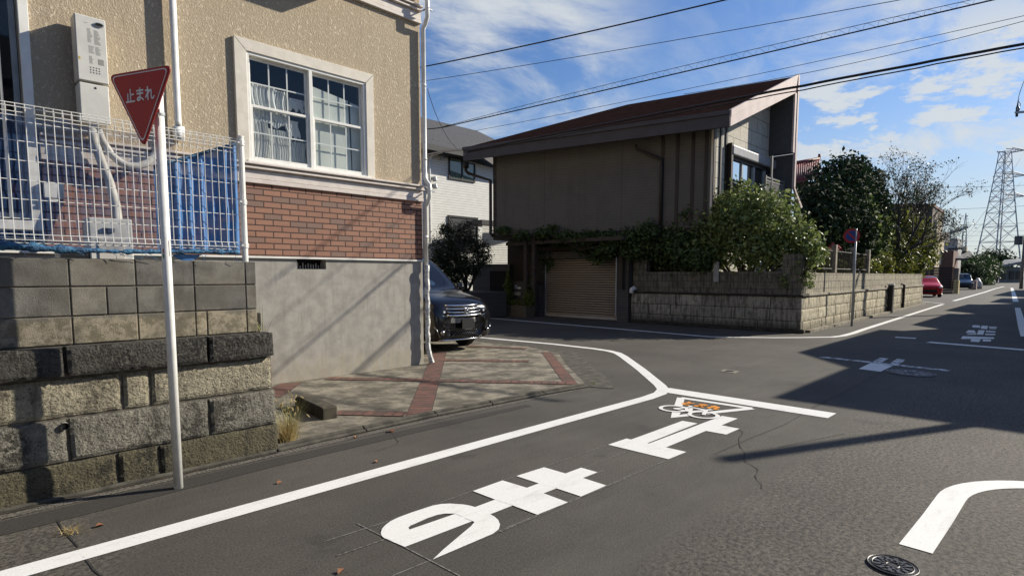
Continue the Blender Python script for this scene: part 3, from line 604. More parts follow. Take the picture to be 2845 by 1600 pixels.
for z in (2.80, 2.66): 
    mb.tube([(1.226, 4.604, z-.012), (1.226, 4.604, z+.012)], .036, 16); c = sp_(0.06, 0, -.02); mb.obox(((1.226+c[0])/2, (4.604+c[1])/2, z), tx, nrm, (0, 0, 1), .06, .012, .012)
each(mb, 'clamp', STEEL, t0)
mb = MB(); q = np.array([1.226, 4.604]); dd = -q/np.linalg.norm(q); a0 = math.atan2(dd[1], dd[0])
def pp(da, z, r=.0312): return (q[0]+r*math.cos(a0+da), q[1]+r*math.sin(a0+da), z)
mb.add([pp(1.2, 1.80), pp(1.2, 1.68), pp(.55, 1.68), pp(.55, 1.80)], [(3, 2, 1, 0)]); mb.add([pp(1.1, 1.79, .032), pp(1.1, 1.69, .032), pp(.65, 1.69, .032), pp(.65, 1.79, .032)], [(3, 2, 1, 0)], 1)
mb.add([pp(-.5, 1.735), pp(-.5, 1.705), pp(-.8, 1.705), pp(-.8, 1.735)], [(0, 1, 2, 3)], 2); mb.add([pp(-.5, 1.70), pp(-.5, 1.67), pp(-.8, 1.67), pp(-.8, 1.70)], [(0, 1, 2, 3)], 3)
mb.build('sticker', [DARKPL, SIGNW, mat('orange_sticker', (.5, .12, .03), None, .5), mat('green_sticker', (.03, .2, .05), None, .5)], t0)
# ------------------------------------------------------------------ beige house with brick skirt
YF = 8.05; XC = 6.05
t0 = thing('beige_house', 'beige stuccoed house with a brick skirt, grey foundation and white sash window', 'house', (XC, YF, 0))
mb = MB()
for x0, x1, z0, z1 in ((.97, 3.12, 2.95, 9), (3.12, 5.04, 4.56, 9), (5.04, XC, 2.95, 9), (3.12, 5.04, 2.95, 3.06), (-6, -1.2, 2.95, 9), (-1.2, .97, 6.3, 9)): mb.box((x0, YF, z0), (x1, YF+.22, z1))
mb.box((XC-.22, YF+.221, .3), (XC, 16, 9)); mb.box((-6, YF+.221, .3), (-5.8, 16, 9)); mb.box((-6, 15.8, .3), (XC, 16, 9)); mb.build('wall', STUCCO, t0)
mb = MB(); mb.box((-6, YF-.5, 5.84), (4.80, YF-.003, 9)); mb.build('upper_bay', STUCCO, t0)
mb = MB(); mb.prism([(-6.6, YF-1.0, 9), (XC+.6, YF-1.0, 9), (XC+.6, 12, 11.3), (-6.6, 12, 11.3)], (0, 0, .2)); mb.prism([(-6.6, 17, 9), (XC+.6, 17, 9), (XC+.6, 12, 11.3), (-6.6, 12, 11.3)], (0, 0, .2)); mb.build('roof', mat('house_roof', (.10, .08, .07), None, .8), t0)
mb = MB()
for x0, x1 in ((.99, XC-.012), (-6, -1.2)): mb.box((x0, YF-.018, 1.815), (x1, YF+.2, 2.81))
mb.build('brick_cladding', BRICK, t0)
mb = MB()
for x0, x1, z0, z1 in ((-6, 3.81, 0, 1.785), (4.262, XC, 0, 1.785), (3.81, 4.262, 0, 1.64)): mb.box((x0, YF+.002, z0), (x1, YF+.2, z1))
mb.box((XC-.2, YF+.2, 0), (XC, 16, .3)); mb.build('foundation', FOUND, t0)
mb = MB(); mb.box((-6, YF-.03, 1.787), (XC, YF+.1, 1.813)); mb.build('drip_flashing', SASH, t0)
mb = MB(); mb.box((3.81, YF+.16, 1.64), (4.262, YF+.2, 1.79)); v0 = mb.build('foundation_vent', NIGHT, t0); mb = MB()
for k in range(11): x = 3.83+.041*k; mb.box((x, YF+.125, 1.64), (x+.014, YF+.135, 1.64+.03+.07*abs(math.sin(k*1.7))))
mb.build('vent_slat', mat('pale_slat', (.42, .41, .38), None, .7), v0)
def band_trim(z, name):
    mb = MB()
    for dz0, dz1, pr in ((0, .055, .052), (.06, .165, .040), (.168, .185, .028), (.186, .212, .085), (.213, .24, .055), (.241, .268, .105)): mb.box((.985 if z < 4 else -6, YF-pr, z+dz0), (XC+.005, YF+.02, z+dz1))
    return mb.build(name, TRIM, t0, bevel=.004)
band_trim(2.79, 'lower_moulding'); band_trim(5.685, 'upper_moulding')
# sash window
w0 = MB(); x0, x1, z0, z1, i0, i1, j1 = 3.035, 5.115, 3.06, 4.652, 3.188, 4.982, 4.50
for P in ([(x0, z1), (x1, z1), (i1-.002, j1), (i0+.002, j1)], [(x0, z0), (x0, z1-.004), (i0, j1-.004), (i0, z0)], [(x1, z0), (i1, z0), (i1, j1-.004), (x1, z1-.004)]): w0.prism([(p[0], YF+.03, p[1]) for p in P], (0, -.075, 0))
wo_ = w0.build('window', CASING, t0, bevel=.004)
fr = MB()
def frame(mb, x0, x1, z0, z1, w, ya, yb, wb=None):
    wb = wb or w
    mb.box((x0, ya, z0), (x0+w, yb, z1)); mb.box((x1-w, ya, z0), (x1, yb, z1)); mb.box((x0+w+.0005, ya+.0004, z1-w), (x1-w-.0005, yb-.0004, z1)); mb.box((x0+w+.0005, ya+.0004, z0), (x1-w-.0005, yb-.0004, z0+wb))
frame(fr, 3.188, 4.982, 3.062, 4.50, .038, YF-.028, YF+.10); fr.box((4.060, YF-.029, 3.10), (4.112, YF+.09, 4.462))
fr.box((3.15, YF-.075, 3.058), (5.02, YF-.029, 3.085))
fr.build('outer_frame', SASH, wo_, bevel=.003)
for a, c in ((3.227, 4.059), (4.113, 4.943)):
    mb = MB(); frame(mb, a, c, 3.80, 4.461, .034, YF+.035, YF+.06); frame(mb, a, c, 3.102, 3.835, .036, YF-.005, YF+.032, .045); mb.build('sash', SASH, wo_, bevel=.003)
    mb = MB()
    for zz0, zz1, yy in ((3.835, 4.427, YF+.05), (3.147, 3.80, YF+.016)):
        for k in (1, 2): x = a+.034+(c-a-.068)*k/3; mb.box((x-.009, yy-.004, zz0), (x+.009, yy+.004, zz1))
        mb.box((a+.036, yy-.0035, (zz0+zz1)/2-.009), (c-.036, yy+.0035, (zz0+zz1)/2+.009))
    mb.build('glazing_bars', SASH, wo_)
    mb = MB(); mb.poly([(a+.034, YF+.044, 3.834), (c-.034, YF+.044, 3.834), (c-.034, YF+.044, 4.43), (a+.034, YF+.044, 4.43)]); mb.poly([(a+.036, YF+.010, 3.146), (c-.036, YF+.010, 3.146), (c-.036, YF+.010, 3.801), (a+.036, YF+.010, 3.801)]); each(mb, 'pane', GLASS, wo_)
def curtain(u0, u1, zt, zb, fq, amp, y, sd):
    y -= .12; amp *= .7
    return sheet(lambda u, v: (u0+(u1-u0)*u+.02*math.sin(v*5+sd), y+amp*math.sin(u*fq+1.2*math.sin(u*9+sd)), zb+(zt-zb)*v+(.03*math.sin(u*17+sd) if v < .01 else 0)), 70, 6)
cmb = MB()
for a in ((3.20, 3.62, 4.13, 3.72, 46, .02, YF+.20, 1), (3.58, 3.78, 4.12, 3.74, 30, .02, YF+.22, 2), (3.80, 4.05, 4.06, 3.90, 60, .012, YF+.22, 3), (3.20, 3.75, 3.78, 3.62, 90, .014, YF+.21, 4), (3.75, 3.95, 3.74, 3.50, 40, .01, YF+.2, 7),
          (3.20, 3.50, 3.66, 3.08, 50, .025, YF+.2, 5), (3.48, 3.86, 3.58, 3.08, 70, .02, YF+.22, 6), (3.86, 4.05, 3.46, 3.08, 36, .02, YF+.22, 8)):
    q = curtain(*a); cmb.add(q.v, q.f)
each(cmb, 'curtain', CURTAIN, wo_, True)
mb = MB()
mb.poly([(4.10, YF+.085, 3.06), (4.78, YF+.085, 3.06), (4.74, YF+.085, 4.20), (4.10, YF+.085, 4.30)]); mb.poly([(4.80, YF+.095, 3.06), (5.0, YF+.095, 3.06), (5.0, YF+.095, 4.16), (4.78, YF+.095, 4.19)]); each(mb, 'blind', BLIND, wo_)
mb = MB(); mb.box((2.9, YF+.75, 2.9), (5.3, YF+.8, 4.7)); mb.build('room', ROOM, wo_)
# tall sliding window at the left edge
mb = MB(); frame(mb, -1.2, .965, 2.03, 6.3, .085, YF-.03, YF+.18, .10); w2 = mb.build('sliding_window', SASH, t0, bevel=.004)
mb = MB(); frame(mb, -.2, .86, 2.16, 6.2, .05, YF+.05, YF+.09); mb.box((.70, YF+.02, 2.16), (.722, YF+.05, 6.2)); mb.build('sash', mat('grey_sash', (.30, .31, .31), None, .4), w2)
mb = MB(); mb.poly([(-1.1, YF+.07, 2.15), (.81, YF+.07, 2.15), (.81, YF+.07, 6.2), (-1.1, YF+.07, 6.2)]); mb.build('pane', GLASS, w2)
mb = MB(); mb.box((-1.1, YF+.15, 3.25), (.55, YF+.16, 6.2)); mb.build('drawn_blind', mat('grey_blind', (.30, .29, .25), (.25, .24, .21), .9, 2), w2)
mb = MB(); mb.box((-1.2, YF+.6, 2), (.98, YF+.65, 6.3)); mb.box((-1.2, YF+.2, 2.0), (.98, YF+.6, 2.04)); mb.build('room', mat('blue_room', (.02, .035, .05), None, .8), w2)
# rainwater pipes
mb = MB(); px, py = 6.075, 7.985
mb.tube([(px, py, 6.6), (px, py, 6.16), (px, py-.06, 6.10), (px, py-.12, 6.02), (px, py-.12, 5.76), (px, py-.06, 5.67), (px, py, 5.60), (px, py, 3.20), (px, py-.05, 3.12), (px, py-.12, 3.06), (px, py-.12, 2.86), (px, py-.06, 2.77), (px, py, 2.70), (px, py, 1.66)], .037, 14)
for z in (4.7, 3.5, 2.2): mb.tube([(px, py, z-.02), (px, py, z+.02)], .041, 14)
mb.build('downpipe', WHITEP, t0, True)
mb = MB(); P = [(px+.012*noise.noise(Vector((z*6, 1, 2)))+(.07*(max(0, .35-z)/.35)**1.5), py-.02+.012*noise.noise(Vector((z*7, 5, 2)))-.05*(max(0, .3-z)/.3), z) for z in [1.72-.043*k for k in range(40)]]
mb.tube(P, [.044+.010*noise.noise(Vector((p[2]*11, 3, 1))) for p in P], 7); mb.build('wrapped_pipe', mat('crumpled_wrap', (.72, .72, .68), (.40, .40, .38), .35, 16, 5, .45, .6, .8, 22, .03), t0)
mb = MB()
for z in (5.90, 2.96): mb.box((px-.01, py-.16, z-.008), (px+.012, py+.0, z+.008)); mb.obox((px+.06, py-.11, z), (1, 0, 0), (0, 1, 0), (0, 0, 1), .05, .012, .012)
each(mb, 'pipe_bracket', STEEL, t0)
mb = MB(); mb.tube([(2.335, YF-.085, 7), (2.32, YF-.085, 3.42), (2.32, YF-.095, 3.36)], .040, 12); mb.box((2.27, YF-.12, 3.20), (2.38, YF-.02, 3.36)); mb.build('downpipe', WHITEP, t0, True)
mb = MB(); mb.box((.985, YF-.09, 2.38), (1.16, YF-.019, 2.55)); mb.box((1.02, YF-.1, 2.34), (1.10, YF-.03, 2.37)); mb.build('socket_box', SASH, t0, bevel=.006)

# ------------------------------------------------------------------ water heater and outdoor unit
LABP = mat('label_print', (.30, .30, .27), None, .7); HP = mat('heater_panel', (.62, .61, .56), (.55, .54, .50), .45, 4); HS = mat('heater_side', (.58, .55, .48), (.5, .47, .42), .5, 5)
t0 = thing('water_heater', 'slim white wall-hung gas water heater with rating labels on the stucco', 'water heater', (1.32, YF, 3.22))
mb = MB(); mb.box((1.318, 7.80, 3.645), (1.598, 8.0, 4.335)); mb.box((1.34, 8.0, 3.7), (1.575, 8.048, 4.25)); mb.build('cabinet', HS, t0, bevel=.008, seg=2)
mb = MB(); mb.box((1.326, 7.792, 3.652), (1.592, 7.7995, 4.325)); mb.build('front_panel', HP, t0, bevel=.003)
mb = MB(); mb.box((1.326, 7.795, 3.215), (1.592, 8.03, 3.625)); mb.build('pipe_cover', HP, t0, bevel=.008, seg=2)
mb = MB(); mb.prism([(1.535+.045*math.cos(k*math.pi/12)*(1 if abs(math.cos(k*math.pi/12)) > .0 else 1), 7.7915, 4.262+.024*math.sin(k*math.pi/12)) for k in range(24)], (0, -.012, 0)); mb.build('flue_ring', STEEL, t0)
mb = MB(); mb.prism([(1.535+.037*math.cos(k*math.pi/12), 7.779, 4.262+.017*math.sin(k*math.pi/12)) for k in range(24)], (0, -.002, 0)); mb.build('flue_opening', NIGHT, t0)
mb = MB(); r = random.Random(4)
for (xa, xb, za, zb, st) in ((1.425, 1.475, 4.06, 4.20, .010), (1.485, 1.545, 4.05, 4.20, .009), (1.43, 1.48, 3.95, 4.02, .010), (1.49, 1.55, 3.94, 4.02, .010), (1.43, 1.47, 3.84, 3.92, .009), (1.40, 1.44, 4.255, 4.265, .01)):
    z = za
    mb = MB()
    while z < zb: mb.box((xa, 7.7905, z), (xa+(xb-xa)*r.uniform(.5, 1), 7.7918, z+.003)); z += st
    mb.build('rating_label', LABP, t0)
mb = MB(); mb.box((1.51, 7.7905, 3.84), (1.56, 7.7918, 3.90)); mb.build('rating_label', LABP, t0)
mb = MB()
for i in range(4):
    for k in range(3): x, z = 1.437+.026*i, 3.745+.026*k; mb.disc((x, 7.7915, z), (0, -1, 0), .0065, 8, 0, .001)
mb.build('vent_hole', DARKPL, t0); mb = MB()
mb.disc((1.47, 7.7945, 3.585), (0, -1, 0), .012, 8, 0, .002); mb.build('cover_knob', DARKPL, t0)
mb = MB(); mb.box((1.335, 7.7905, 3.86), (1.352, 7.7918, 3.89)); mb.build('warning_sticker', mat('yellow_sticker', (.55, .45, .08), None, .6), t0)
DUCT = mat('grey_duct', (.55, .53, .47), (.45, .43, .38), .55, 9)
mb = MB(); mb.tube([PY(255, 352, 7.88), PY(262, 395, 7.86), PY(282, 450, 7.84), PY(304, 505, 7.8), PY(322, 570, 7.72), PY(327, 612, 7.6), PY(330, 660, 7.3)], .047, 10); mb.build('pipe_duct', DUCT, t0, True)
mb = MB(); mb.tube([PY(272, 360, 7.88), PY(284, 392, 7.88), PY(309, 430, 7.87), PY(332, 450, 7.87), PY(355, 461, 7.87), PY(385, 462, 7.88), PY(412, 452, 7.9), PY(430, 430, 7.93), PY(442, 405, 7.96)], .042, 10); mb.build('hose', DUCT, t0, True)
t0 = thing('outdoor_unit', 'pale grey air conditioner outdoor unit behind the wire fence', 'air conditioner', (1.2, 7.0, 1.25))
mb = MB(); mb.box((1.19, 6.98, 1.25), (1.56, 7.30, 2.12)); mb.box((.95, 7.0, 1.25), (1.185, 7.3, 1.80)); mb.build('casing', HP, t0, bevel=.012, seg=2)
mb = MB()
for k in range(14): mb.box((.96, 6.985, 1.32+.034*k), (1.18, 6.999, 1.32+.034*k+.022))
mb.build('grille', DARKPL, t0); mb = MB(); mb.box((1.26, 6.968, 1.70), (1.48, 6.979, 1.92)); mb.build('valve_cover', HS, t0, bevel=.02, seg=2)
mb = MB(); mb.box((1.30, 6.962, 1.98), (1.40, 6.979, 2.02)); mb.build('handle_recess', DARKPL, t0)
mb = MB(); mb.box((-.2, 6.3, 1.22), (1.75, 6.36, 1.70)); mb.box((1.62, 6.3, 1.22), (1.66, 6.36, 1.66)); tag(mb.build('low_board', mat('dark_board', (.05, .05, .048), (.03, .03, .03), .7, 4)), 'dark board standing in the yard behind the block wall top', 'board')

# ------------------------------------------------------------------ foliage generator
def leaf_mesh(name, lobes, n, size, mats, parent, seed=1, shell=.55, up=.3, aspect=.55, split=None):
    R = np.random.default_rng(seed); vol = np.array([l[1][0]*l[1][1]*l[1][2] if isinstance(l[1], tuple) else l[1]**3 for l in lobes])**(2/3); idx = R.choice(len(lobes), n, p=vol/vol.sum())
    C = np.array([l[0] for l in lobes], float)[idx]; RR = np.array([l[1] if isinstance(l[1], tuple) else (l[1],)*3 for l in lobes], float)[idx]
    d = R.normal(size=(n, 3)); d /= np.linalg.norm(d, axis=1)[:, None]; rad = (shell+(1-shell)*R.random(n)**.7)*(1+.20*R.normal(size=n))
    # clumping: pull leaves toward random twigs, which leaves gaps between them
    tw = max(12, n//55); ti = R.integers(0, tw, n); td = R.normal(size=(tw, 3)); td /= np.linalg.norm(td, axis=1)[:, None]; tdd = td[ti]; d = d*.42+tdd*.75; d /= np.linalg.norm(d, axis=1)[:, None]
    P = C+d*RR*rad[:, None]
    nn = d*.7+R.normal(size=(n, 3))*.75+np.array([0, 0, up]); nn /= np.linalg.norm(nn, axis=1)[:, None]
    a = np.cross(nn, R.normal(size=(n, 3))); a /= np.linalg.norm(a, axis=1)[:, None]; b_ = np.cross(nn, a); s = size*(.45+1.1*R.random(n)**1.3)[:, None]
    V = np.empty((n, 4, 3)); fold = nn*s*.18
    V[:, 0] = P-a*s; V[:, 1] = P-b_*s*aspect+fold; V[:, 2] = P+a*s; V[:, 3] = P+b_*s*aspect+fold
    off = np.array(world_loc(parent)) if parent is not None else 0
    V = (V.reshape(-1, 3)-off); V[:, 2] = np.maximum(V[:, 2], .02-(off[2] if parent is not None else 0))
    me = bpy.data.meshes.new(name); me.vertices.add(4*n); me.vertices.foreach_set('co', V.ravel()); me.loops.add(4*n); me.loops.foreach_set('vertex_index', np.arange(4*n))
    me.polygons.add(n); me.polygons.foreach_set('loop_start', np.arange(n)*4); me.polygons.foreach_set('loop_total', np.full(n, 4))
    if not isinstance(mats, (list, tuple)): mats = [mats]
    for m_ in mats: me.materials.append(m_)
    if len(mats) > 1: me.polygons.foreach_set('material_index', R.integers(0, len(mats), n) if split is None else (R.random(n) > split).astype(int))
    me.update(calc_edges=True); o = bpy.data.objects.new(name, me); COL.objects.link(o)
    if parent is not None: o.parent = parent
    return o
def branches(mb, p, d, L, r, depth, R, tips, spread=.55, n=6):
    pts = [p]; q = np.array(p, float); dd = np.array(d, float)
    for k in range(3):
        dd = dd+np.array([R.gauss(0, .12), R.gauss(0, .12), R.gauss(.03, .08)]); dd /= np.linalg.norm(dd); q = q+dd*L/3; pts.append(q.copy())
    mb.tube(pts, [r, r*.86, r*.74, r*.62], n, 0, False)
    if depth == 0: tips.append(q); return
    for k in range(R.choice((2, 3, 3))):
        e = dd+np.array([R.gauss(0, spread), R.gauss(0, spread), R.gauss(.05, spread*.6)]); e /= np.linalg.norm(e); branches(mb, q if k else pts[2], e, L*R.uniform(.62, .86), r*.58, depth-1, R, tips, spread, max(3, n-1))
def tree(name, label, base, lobes, n, size, mats, group=None, trunk_r=.1, seed=1, cat='tree', shell=.5, up=.3, trunk=True, aspect=.55):
    t0 = thing(name, label, cat, base, group)
    leaf_mesh('crown' if cat == 'tree' else 'foliage', lobes, n, size, mats, t0, seed, shell, up, aspect)
    if trunk:
        mb = MB(); R = random.Random(seed); b0 = np.array(base, float)
        for l in lobes:
            c = np.array(l[0]); mid = (b0+c)/2+np.array([R.gauss(0, .1), R.gauss(0, .1), .1*np.linalg.norm(c-b0)]); mb.tube([b0+np.array([R.gauss(0, trunk_r*.3), R.gauss(0, trunk_r*.3), 0]), mid, c], [trunk_r, trunk_r*.6, trunk_r*.2], 7)
        mb.build('trunk' if cat == 'tree' else 'stems', BARK, t0, True)
    return t0
# ------------------------------------------------------------------ dark house across the side street
ED = np.array([-.225, .974, 0]); ED /= np.linalg.norm(ED); EN = np.array([ED[1], -ED[0], 0])     # along the front / outward is -EN
GY = 7.22                                                                                        # plane of the overhanging gable fascia
P0 = PY(2026, 350, GY); EB = P0.copy()                                                            # eave, right end (bottom)
def onf(x, y, off=0.0): return PL(x, y, EB+EN*off, EN)
ELb = onf(1287, 447); z_eb = (EB[2]+ELb[2])/2
AP = PY(2215, 212, GY); RE = PL(1743, 291, AP, EN)
SIDING = None
def siding(name, ax, c, c2):
    t = NT(name); sp = t.n('ShaderNodeSeparateXYZ'); t.l(t.co, sp.inputs[0])
    w = t.math('FRACT', t.math('MULTIPLY', sp.outputs[2], 11.0)); g = t.rng(w, .0, .16); n = t.noise(2.2, 5, .6); n2 = t.noise(30, 4, .6, t.mapping((.3, .3, 3)))
    base = t.mix(t.rng(n, .35, .7), c, c2); base = t.mix(t.math('MULTIPLY', t.rng(n2, .4, .65), .3), base, tuple(q*.6 for q in c)); base = t.mix(g, tuple(q*.55 for q in c), base); jn = t.rng(t.math('FRACT', t.math('MULTIPLY', sp.outputs[0 if ax == 'x' else 1], .36)), .008, .004); base = t.mix(t.math('MULTIPLY', jn, .7), base, tuple(q*.3 for q in c)); sk = t.rng(t.noise(2.5, 6, .7, t.mapping((1.6, 1.6, .12))), .5, .72); base = t.mix(t.math('MULTIPLY', sk, .35), base, tuple(q*.5 for q in c))
    t.set(Base_Color=base, Roughness=.8); t.bump(g, .6, .01); return t.m
DSID = siding('taupe_siding', 'y', (.122, .112, .098), (.104, .098, .087)); DFAS = mat('dark_fascia', (.062, .056, .060), (.052, .047, .05), .6, 3)
t = NT('brown_shingle'); n = t.noise(3, 6, .65); n2 = t.noise(9, 6, .7, t.mapping((.5, .5, 4))); c, f = t.brick(t.co, (.044, .024, .020), (.032, .018, .0155), (.014, .008, .007), .30, .20, .012, .5)
t.set(Base_Color=t.mix(t.math('MULTIPLY', t.rng(n2, .42, .62), .7), c, (.018, .011, .010)), Roughness=.95); t.b.inputs['Specular IOR Level'].default_value = 0; t.bump(t.math('ADD', f, n2), -.5, .02); SHING = t.m
PINKF = mat('pinkish_fascia', (.56, .45, .41), (.48, .385, .35), .65, 2.5); SOFF = mat('grey_soffit', (.085, .085, .088), None, .8); DBROWN = mat('dark_brown_metal', (.028, .019, .016), (.02, .014, .012), .55, 6)
t0 = thing('dark_house', 'taupe two-storey house with brown shingle roof and pinkish gable fascia across the side street', 'house', (16.9, 8.0, 0))
zt = z_eb+.43; ERt = np.array([EB[0], EB[1], zt]); ELt = np.array([ELb[0], ELb[1], zt])
mb = MB()
th = np.array([0, 0, .10]); back = AP+np.array([.02, 0, 0])
V = [ERt, ELt, RE, AP]; mb.prism([v for v in V], -th)                               # front slope
HB = RE+EN*5.5+ED*2.5; HB[2] = zt; mb.prism([ELt, HB, RE], -th)                      # hip at the far left
mb.build('roof', SHING, t0)
mb = MB()                                                                          # front fascia board with gutter lip
mb.prism([ERt+(0, 0, -.43), ELt+(0, 0, -.43), ELt+(0, 0, .012), ERt+(0, 0, .012)], EN*.10)
mb.prism([ERt-EN*.06+(0, 0, -.10), ELt-EN*.06+(0, 0, -.10), ELt-EN*.06+(0, 0, .02), ERt-EN*.06+(0, 0, .02)], EN*.058); mb.prism([ELt+EN*.1+(0, 0, -.43), ELt+EN*2.2+(0, 0, -.43), ELt+EN*2.2+(0, 0, .01), ELt+EN*.1+(0, 0, .01)], -ED*.08)
mb.build('front_fascia', DFAS, t0)
mb = MB(); yv = np.array([0, 1.0, 0])
A1 = ERt+(0, 0, -.43); A2 = ERt+(0, 0, .03); B2 = AP+(0, 0, .05); B1 = AP+np.array([-.22, 0, -.62])
mb.prism([A1+(.0, -.04, 0), B1+(0, -.04, 0), B2+(0, -.04, 0), A2+(0, -.04, 0)], (0, .06, 0))
mb.prism([A1+(.0, -.055, .26), B1+(0, -.055, .30), B2+(0, -.055, 0), A2+(0, -.055, 0)], (0, .014, 0))
zf = PX(2195, 425, AP[0]-.2)[2]
mb.box((AP[0]-.22, GY-.04, zf), (AP[0]-.03, GY+.02, AP[2]-.6)); mb.box((AP[0]-.028, GY-.06, zf-1.15), (AP[0]+.10, GY+.02, AP[2]+.04)); mb.prism([(AP[0]-.02, GY-.05, zf-1.15), (AP[0]+.10, GY-.05, zf-1.15), (AP[0]+.95, GY-.05, zf-1.75), (AP[0]+.80, GY-.05, zf-1.80)], (0, .07, 0))
mb.build('gable_fascia', PINKF, t0)
mb = MB(); mb.box((AP[0]-.215, GY+.021, zf), (AP[0]-.04, GY+1.0, AP[2]-.7)); mb.box((AP[0]-.02, GY+.03, 1.5), (AP[0]+.05, GY+1.8, zf-.02)); mb.box((AP[0]-.035, GY+.03, zf), (AP[0]+.03, 13, AP[2]-.3)); mb.build('wing_wall', SOFF, t0)
WL = PY(1979, 500, 8.0); WB = np.array([WL[0], 8.0, 0]); WLf = PL(1370, 540, WB, EN)       # wall plane, right and left ends
mb = MB(); zb = 3.02; mb.prism([(WB[0], WB[1], zb), (WLf[0], WLf[1], zb), (WLf[0], WLf[1], zt-.05), (WB[0], WB[1], zt-.05)], EN*.2); mb.prism([(*(WLf[:2]), zb), (*((WLf+EN*5)[:2]), zb), (*((WLf+EN*5)[:2]), zt), (*(WLf[:2]), zt)], -ED*.15); mb.build('front_wall', DSID, t0)
sl_ = (AP[2]-zt)/(AP[0]-ERt[0]); roofz = lambda x: zt+sl_*(x-ERt[0])
t = NT('gable_panel'); c, f = t.brick(t.xz('x', (0, .1)), (.54, .50, .42), (.48, .45, .38), (.16, .145, .13), .9, .46, .012, .5); n = t.noise(8, 6, .7); t.set(Base_Color=t.mix(t.math('MULTIPLY', t.rng(n, .45, .65), .5), c, (.28, .26, .22)), Roughness=.85); t.bump(n, .4, .02); GPAN = t.m
mb = MB(); xg = AP[0]-.05; mb.prism([(WB[0]+.21, 8.0, 1.6), (xg, 8.0, 1.6), (xg, 8.0, roofz(xg)-.15), (WB[0]+.21, 8.0, roofz(WB[0]+.21)-.15)], (0, .2, 0)); mb.build('gable_wall', GPAN, t0)
mb = MB(); mb.box((WB[0]-.02, 7.985, 2.6), (WB[0]+.14, 8.05, roofz(WB[0])-.12)); mb.build('corner_post', CASING, t0)
mb = MB()
for x in (1841, 1882, 1925, 1962): p = PL(x, 450, WB, EN); q = p[:2]; mb.obox((*(q-EN[:2]*.012), (zb+zt)/2), ED, EN, (0, 0, 1), .045, .02, (zt-zb)/2-.05)
for x in (1983, 2001, 2016): p = PY(x, 420, 8.0); mb.box((p[0]-.05, 7.96, 2.6), (p[0]+.05, 7.999, roofz(p[0])-.2))
each(mb, 'batten', DBROWN, t0)
mb = MB(); p = PL(1838, 450, WB-EN*.08, EN); q0 = np.array([p[0], p[1], 0]); mb.tube([q0-ED*-.75-EN*.25+(0, 0, zt-.5), q0-ED*-.75-EN*.2+(0, 0, zt-.62), q0+(0, 0, zt-1.0), q0+(0, 0, zt-1.2), q0+(0, 0, 2.2)], .05, 8)
q1 = np.array([WLf[0], WLf[1], 0])-EN*.08+ED*.06; mb.tube([q1+ED*.9-EN*.3+(0, 0, zt-.45), q1+ED*.9-EN*.3+(0, 0, zt-.72), q1+ED*.85-EN*.2+(0, 0, zt-.80), q1+(0, 0, zt-1.1), q1+(0, 0, 3.1), q1-ED*.1+(0, 0, 3.0)], .06, 8); q2 = q1+ED*.9-EN*.3; mb.tube([q2+(0, 0, zt-.4), q2+(0, 0, zt-.62)], .12, 10)
each(mb, 'downpipe', DBROWN, t0, True)
a, b_ = PY(2021, 404, 8.0), PY(2150, 474, 8.0); xa, xb = a[0], b_[0]; zs_ = a[2]
mb = MB(); mb.box((xa, 7.80, zs_-.30), (xb, 7.999, zs_)); w = mb.build('shutter_box', mat('shutter_grey', (.30, .30, .31), None, .5), t0, bevel=.04, seg=2)
mb = MB(); mb.box((xa-.05, 7.83, zs_-2.6), (xa+.07, 7.99, zs_+.05)); frame(mb, xa+.08, xb, zs_-2.4, zs_-.31, .10, 7.93, 7.999); w2 = mb.build('gable_window', DBROWN, t0)
mb = MB()
for k in (1, 2, 3): x = xa+.1+(xb-xa-.1)*k/4; mb.box((x-.05, 7.94, zs_-2.3), (x+.05, 7.998, zs_-.4))
each(mb, 'mullion', STEEL, w2)
mb = MB(); mb.poly([(xa+.15, 7.985, zs_-2.35), (xb-.05, 7.985, zs_-2.35), (xb-.05, 7.985, zs_-.38), (xa+.15, 7.985, zs_-.38)])
t = NT('mirror_glass'); t.set(Base_Color=(.5, .56, .6, 1), Roughness=.03, Metallic=1.0); mb.build('pane', t.m, w2)
mb = MB(); ra, rb = PY(2128, 470, 7.45), PY(2178, 470, 7.45); 
for z in (3.75, 4.62, 4.72): mb.box((ra[0], 7.43, z), (rb[0], 7.47, z+.05))
for k in range(26): x = ra[0]+(rb[0]-ra[0])*k/25; mb.box((x-.018, 7.44, 3.75), (x+.018, 7.46, 4.65))
for x in (ra[0], (ra[0]+rb[0])/2-.3, rb[0]): mb.box((x-.04, 7.42, 3.5), (x+.04, 7.48, 4.8))
mb.box((ra[0]+.5, 7.45, 4.7), (ra[0]+.6, 7.5, 5.5)); mb.build('balcony_rail', mat('grey_rail', (.16, .15, .14), None, .5), t0)
# ground floor, set back; its near-black colour stands in for deep shade
mb = MB(); q = EN*1.5; mb.prism([(*(WB+q)[:2], 0), (*(WLf+q+ED*.3)[:2], 0), (*(WLf+q+ED*.3)[:2], zb), (*(WB+q)[:2], zb)], EN*.2); mb.prism([(*WB[:2], zb-.16), (*(WLf)[:2], zb-.16), (*(WLf+EN*1.6)[:2], zb-.16), (*(WB+EN*1.6)[:2], zb-.16)], (0, 0, .155)); mb.build('ground_floor_wall', mat('wall_painted_shade', (.035, .03, .025), None, .9), t0)
mb = MB(); mb.box((17.4, 8.6, 0), (21, 14, 6)); mb.build('house_core', mat('core_wall', (.08, .075, .065), None, .9), t0)

